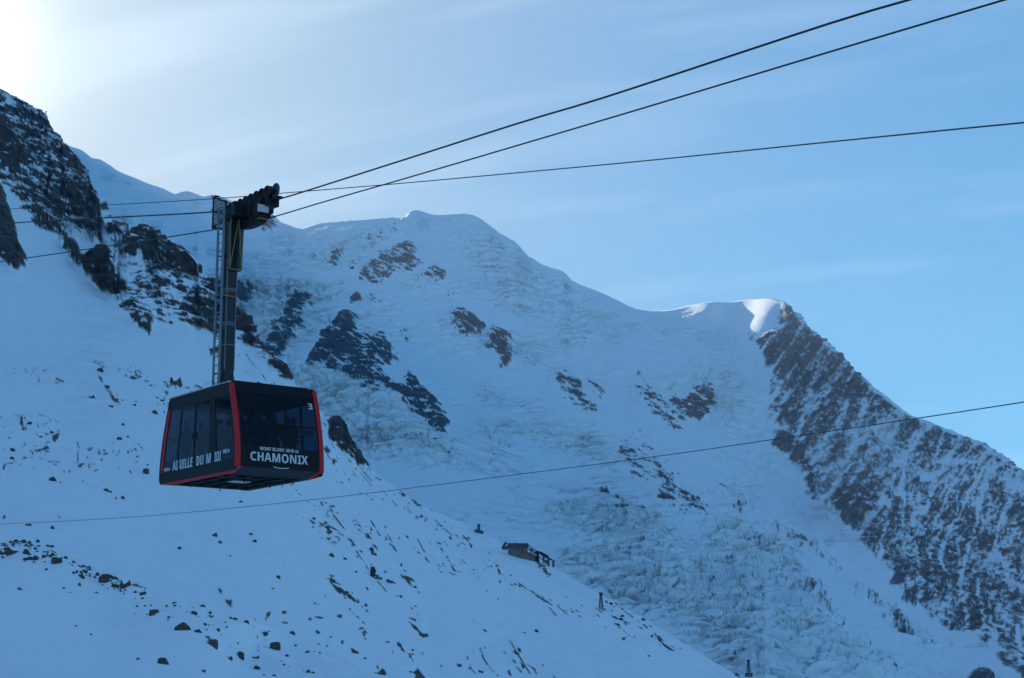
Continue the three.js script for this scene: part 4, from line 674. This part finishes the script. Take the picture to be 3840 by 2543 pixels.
  part('loose_wall', [box(X(2044), X(2053), Y(2112), Y(2098), -2.6, -1.4), box(X(2037), X(2046), Y(2106), Y(2099), -2.4, -1.6)], stoneDark, tr);
  const sh = place(thing('curved_shelter', 'curved sheet metal shelter just uphill of the station ruin', 'shelter'), 1965, 2075, r, .1);
  part('shell', slab((s, t, k) => { const a = lerp(.1, 1.7, t); return [lerp(X(1884), X(1903), t) + .4 * Math.sin(a * 2) - (k ? .1 : 0), Y(2054) + Math.sin(a) * (Y(2031) - Y(2054)) - s * 2.2, lerp(-3, 0, s)]; }, 2, 8), timber, sh);
  part('footing', box(X(1888), X(1905), Y(2062), Y(2048), -2.6, -.2), stoneDark, sh);
  const mast = place(thing('mast', 'thin bare mast standing uphill of the station ruin', 'mast'), 1878, 2033, r, 0);
  part('pole', tube([0, -1.5, 0], [0, 5, 0], .09), iron, mast); part('cross_arm', bar([-.4, 4.7, 0], [.4, 4.7, 0], .06), iron, mast);
}
{
  const q = near.stand(1793, 1995), o = thing('small_hut', 'small dark stone hut on the skyline of the snow ridge', 'hut'); o.position.copy(q.p).add(new THREE.Vector3(0, -.5, 2));
  part('tower', box(-1.1, 1.0, 0, 6.0, -1.4, 1.4), stoneDark, o); part('base_wall', slab((s, t, k) => [lerp(-3.2, 3.4, s), lerp(-1.8, 2.6 - s * 1.6, t), (k ? 1.8 : -1.8)], 3, 1), stoneDark, o); part('roof', box(-1.3, 1.2, 6.0, 6.25, -1.6, 1.6), slate, o);
}
{
  const q = near.stand(1382, 2186), o = thing('lift_stump', 'tall dark concrete stump of an old lift in the open snow', 'ruin'); o.position.copy(q.p).add(new THREE.Vector3(0, -.6, .6));
  part('block', slab((s, t, k) => [lerp(-1.05, .85, s) + t * .25, lerp(0, 5.2, t), k ? .9 : -.9], 1, 3), std(.03, .035, .05, .9), o);
  part('bracket', [box(.95, 1.6, 2.0, 4.2, -.4, .4), box(.95, 1.5, .8, 1.8, -.4, .4)], iron, o); part('ledge', slab((s, t, k) => [lerp(.6, 4.6, s), lerp(-2.2 - s * .6, .25, t), k ? .8 : -.8], 2, 1), stoneDark, o); part('tank', new RoundedBoxGeometry(1.6, 1.2, 1, 2, .15).translate(2.3, .9, 0), stone, o);
  for (const x of [3.6, 4.3]) part('strut', bar([x, .1, .4], [x + .3, -2.2, .4], .16), iron, o);
}
function pylon(label) {
  const o = thing('lift_pylon', label, 'pylon', 'old lift pylons'), T = .62, B = 1.75, H = 9.2, corner = (i, y) => { const w = lerp(B, T, y / H), a = i * Math.PI / 2 + Math.PI / 4; return [Math.cos(a) * w, y, Math.sin(a) * w]; };
  part('footing', [box(-2.6, 2.4, -3, 0, -2, 2)], stoneDark, o);
  for (let i = 0; i < 4; i++) part('leg', bar(corner(i, 0), corner(i, H), .24), iron, o);
  for (let k = 0; k < 6; k++) { const y = H * k / 6, y2 = H * (k + 1) / 6, b = []; for (let i = 0; i < 4; i++) b.push(bar(corner(i, y), corner((i + 1) % 4, y2), .11), bar(corner((i + 1) % 4, y), corner(i, y2), .11), bar(corner(i, y2), corner((i + 1) % 4, y2), .13)); part('bracing', b, iron, o); }
  part('head', [box(-.9, .9, H - .6, H + .9, -.8, .8), box(-1.2, 1.6, H + .9, H + 1.15, -.6, .6)], iron, o);
  return o;
}
{ const a = pylon('iron lattice pylon on a stone footing below the station ruin'), q = near.stand(2257, 2268); a.position.copy(q.p); a.rotation.y = .3;
  const b = pylon('snow capped lattice pylon on the ridge beside the broken glacier'), w = near.stand(2806, 2560); b.position.copy(survey(2808, 2524, Math.hypot(w.p.x, w.p.z) - 6)); b.rotation.y = .8; b.scale.setScalar(.66); part('snow_cap', new THREE.SphereGeometry(1.2, 12, 8).scale(1, .5, .8).translate(0, 10.6, 0), snowMat, b); }
{ const o = place(thing('summit_aerial', 'spindly wind bent aerial on top of the dark rock spire', 'aerial'), 169, 431, 1940);
  part('mast', tube([0, -4, 0], [.4, 4.6, 0], .12), iron, o); part('arm', bar([-2.4, 2.6, 0], [2.6, 4.2, 0], .16), iron, o); part('arm', bar([-1.2, 4.6, 0], [2.2, 3.4, 0], .22), iron, o); part('arm', bar([-3, 2.2, 0], [-.4, 3.4, 0], .12), iron, o); part('panel', box(.2, 1.9, 3.0, 4.0, -.2, .2), iron, o); }

// ---------------------------------------------------------------- boulders
const rockMat = new THREE.MeshStandardMaterial({ color: 0xffffff, vertexColors: true, roughness: .95 });
const rockShapes = Array.from({ length: 9 }, (_, k) => {
  const g = mergeVertices(new THREE.IcosahedronGeometry(1, 3).deleteAttribute('normal').deleteAttribute('uv')), p = g.attributes.position, c = new Float32Array(p.count * 3), cuts = [];
  for (let i = 0; i < 9; i++) { const a = rnd() * 6.28, b = rnd() * 1.6 - .5; cuts.push([Math.cos(a) * Math.cos(b), Math.sin(b), Math.sin(a) * Math.cos(b), .55 + rnd() * .3]); }
  for (let i = 0; i < p.count; i++) {
    let x = p.getX(i), y = p.getY(i), z = p.getZ(i); const d = 1 + .3 * N3(x * 1.6 + k * 9, y * 1.6, z * 1.6) + .1 * N3(x * 4, y * 4 + k * 5, z * 4); x *= d * 1.15; y *= d * .8; z *= d;
    for (const [a, b, e, h] of cuts) { const t = x * a + y * b + z * e - h; if (t > 0) { x -= a * t * .9; y -= b * t * .9; z -= e * t * .9; } }
    p.setXYZ(i, x, y, z);
  }
  const flat = g.toNonIndexed(); flat.computeVertexNormals(); const q = flat.attributes.position, n = flat.attributes.normal, cc = new Float32Array(q.count * 3);
  for (let i = 0; i < q.count; i += 3) {
    const x = q.getX(i), y = q.getY(i), z = q.getZ(i), snow = k % 2 === 1 && n.getY(i) > .66 && y > .15 + .25 * N3(x * 3, z * 3, k), s = .75 + .6 * rnd() * .5 + .4 * N3(x * 3 + k, y * 3, z * 3);
    for (let j = 0; j < 3; j++) cc.set(snow ? [.88, .90, .92] : [.085 * s, .074 * s, .060 * s], (i + j) * 3);
  }
  flat.setAttribute('color', new THREE.BufferAttribute(cc, 3)); return flat;
});
let rockCount = 0;
function boulder(layer, u, v, size, label, group, sink = .25) {
  const q = layer.stand(u, v), m = new THREE.Mesh(rockShapes[rockCount++ % 9], rockMat), s = size / 2 * Math.hypot(q.p.x, q.p.z) / 6280;
  m.name = numbered('boulder'); m.castShadow = m.receiveShadow = true; m.scale.set(s * (1.0 + .45 * rnd()), s * (1.05 + .5 * rnd()), s * 1.1); m.rotation.set((rnd() - .5) * .5, rnd() * 6.28, (rnd() - .5) * .5);
  m.position.copy(q.p).addScaledVector(q.n, s * (.35 - sink)); scene.add(m); return tag(m, label, 'boulder', group);
}
const kindOf = s => s >= 28 ? 'big dark angular boulder half buried in the snow of the moraine' : s >= 14 ? 'middle sized dark stone half buried in the snow of the moraine' : 'small dark stone peppering the snow of the moraine';
const crestGroup = 'boulders along the moraine', slopeGroup = 'rocks on the open snow slope';
for (const [u, v, s] of [[680, 2354, 50], [793, 2412, 46], [1027, 2430, 46]]) boulder(moraine, u, v, s, 'one of three large dark boulders lying below the moraine crest', 'three large moraine boulders');
for (const [u, v, s] of [[202, 2160, 46], [192, 2130, 26], [215, 2148, 30], [396, 2192, 46], [388, 2168, 26], [415, 2172, 24], [432, 2174, 18], [476, 2216, 44], [462, 2196, 22], [425, 2222, 26], [450, 2226, 16], [52, 2114, 38], [40, 2094, 22], [12, 2105, 30], [4, 2090, 22], [92, 2136, 18], [112, 2128, 26], [134, 2136, 26], [162, 2124, 22], [96, 2112, 24], [531, 2240, 20], [583, 2310, 36], [575, 2296, 18], [721, 2314, 24], [745, 2371, 22], [776, 2384, 20], [820, 2356, 18], [880, 2443, 28], [917, 2437, 30], [962, 2448, 24], [970, 2470, 28], [981, 2376, 26], [1094, 2375, 26], [920, 2338, 22], [1154, 2441, 14], [1155, 2512, 20], [1284, 2536, 24], [609, 2497, 40], [754, 2538, 20], [876, 2325, 18], [1030, 2513, 16], [992, 2494, 14], [1075, 2450, 14], [1064, 2472, 12], [1196, 2450, 14], [1075, 2534, 12], [512, 2485, 12], [68, 2223, 16], [280, 2371, 9], [340, 2388, 10], [633, 2324, 12], [625, 2275, 12], [652, 2268, 16], [655, 2280, 12], [757, 2278, 18], [770, 2336, 14], [790, 2312, 16], [785, 2305, 14], [864, 2318, 16], [300, 2190, 22], [296, 2178, 16], [312, 2170, 20], [328, 2140, 22], [330, 2150, 14], [236, 2100, 12], [268, 2108, 14], [362, 2162, 18], [280, 2186, 12], [60, 2036, 20], [40, 2040, 14], [85, 2040, 26], [110, 2052, 18], [72, 2052, 14], [96, 2070, 14], [182, 2032, 22], [140, 2036, 16], [503, 2210, 16], [510, 2200, 14]])
  boulder(moraine, u, v, s * .95, kindOf(s), crestGroup + (s >= 28 ? ', big' : s >= 14 ? ', middle sized' : ', small'));
for (let i = 0; i < 150; i++) { const u = rnd() * 560 - 10, dv = 18 + rnd() * rnd() * 110 + (u < 300 ? 30 : 0) * rnd(); boulder(moraine, u, moraineTop(u) + dv, 5 + 9 * rnd() * rnd() + 2 * rnd(), kindOf(5), crestGroup + ', small'); }
for (let i = 0; i < 40; i++) { const u = 540 + rnd() * 640, dv = 20 + rnd() * 90; boulder(moraine, u, moraineTop(u) + dv, 4 + 8 * rnd() * rnd(), kindOf(5), crestGroup + ', small'); }
boulder(near, 655, 1452, 46, 'large rust brown boulder just uphill of the cabin roof line', 'rust brown boulder', .1);
for (const [u, v, s] of [[182, 1856, 34], [48, 1685, 22], [48, 1712, 20], [290, 1772, 20], [378, 1910, 24], [395, 1918, 14], [437, 1941, 20], [534, 1808, 30], [535, 1800, 16], [210, 1868, 10], [97, 1996, 24], [182, 2028, 18], [212, 1962, 12], [443, 1655, 22], [410, 1566, 18], [400, 1488, 20], [366, 1420, 26], [343, 1496, 26], [578, 1540, 22], [600, 1525, 16], [500, 1545, 14], [456, 1602, 16], [474, 1666, 12], [385, 1706, 12], [110, 1600, 18], [196, 1625, 16], [150, 1640, 14], [700, 1865, 18], [880, 1930, 16], [880, 1892, 18], [790, 2055, 26], [808, 2098, 20], [850, 2138, 10], [935, 2080, 14], [922, 2054, 14], [660, 2106, 18], [1030, 2200, 22], [1010, 2240, 12], [1222, 2120, 26], [1208, 2062, 20], [1275, 2130, 16], [1232, 2192, 22], [1150, 1980, 16], [1370, 2096, 22], [1386, 2118, 14], [1318, 2174, 12], [1960, 2392, 12], [2005, 2392, 18], [2095, 2262, 10], [2330, 2418, 14], [2440, 2392, 14], [2428, 2477, 12], [2330, 2312, 18], [2410, 2326, 18], [2290, 2263, 16], [2300, 2270, 12], [2336, 2300, 14], [2340, 2413, 10], [1550, 2120, 10], [1635, 2186, 10], [1540, 2235, 14], [2760, 2515, 20], [2620, 2540, 22]])
  boulder(near, u, v, s * .85, s >= 20 ? 'larger dark rock poking out of the open snow slope' : 'small dark rock poking out of the open snow slope', slopeGroup + (s >= 20 ? ', larger' : ', small'), .2);
for (let i = 0; i < 60; i++) { const t = rnd(), u = lerp(2015, 2062, t) + (rnd() - .5) * 12, v = lerp(2112, 2150, t) + (rnd() - .5) * 8; boulder(near, u, v, 3 + 5 * rnd(), 'small stone in the rubble spilling downhill from the station ruin', 'rubble below the ruin', .2); }
renderer.render(scene, camera);
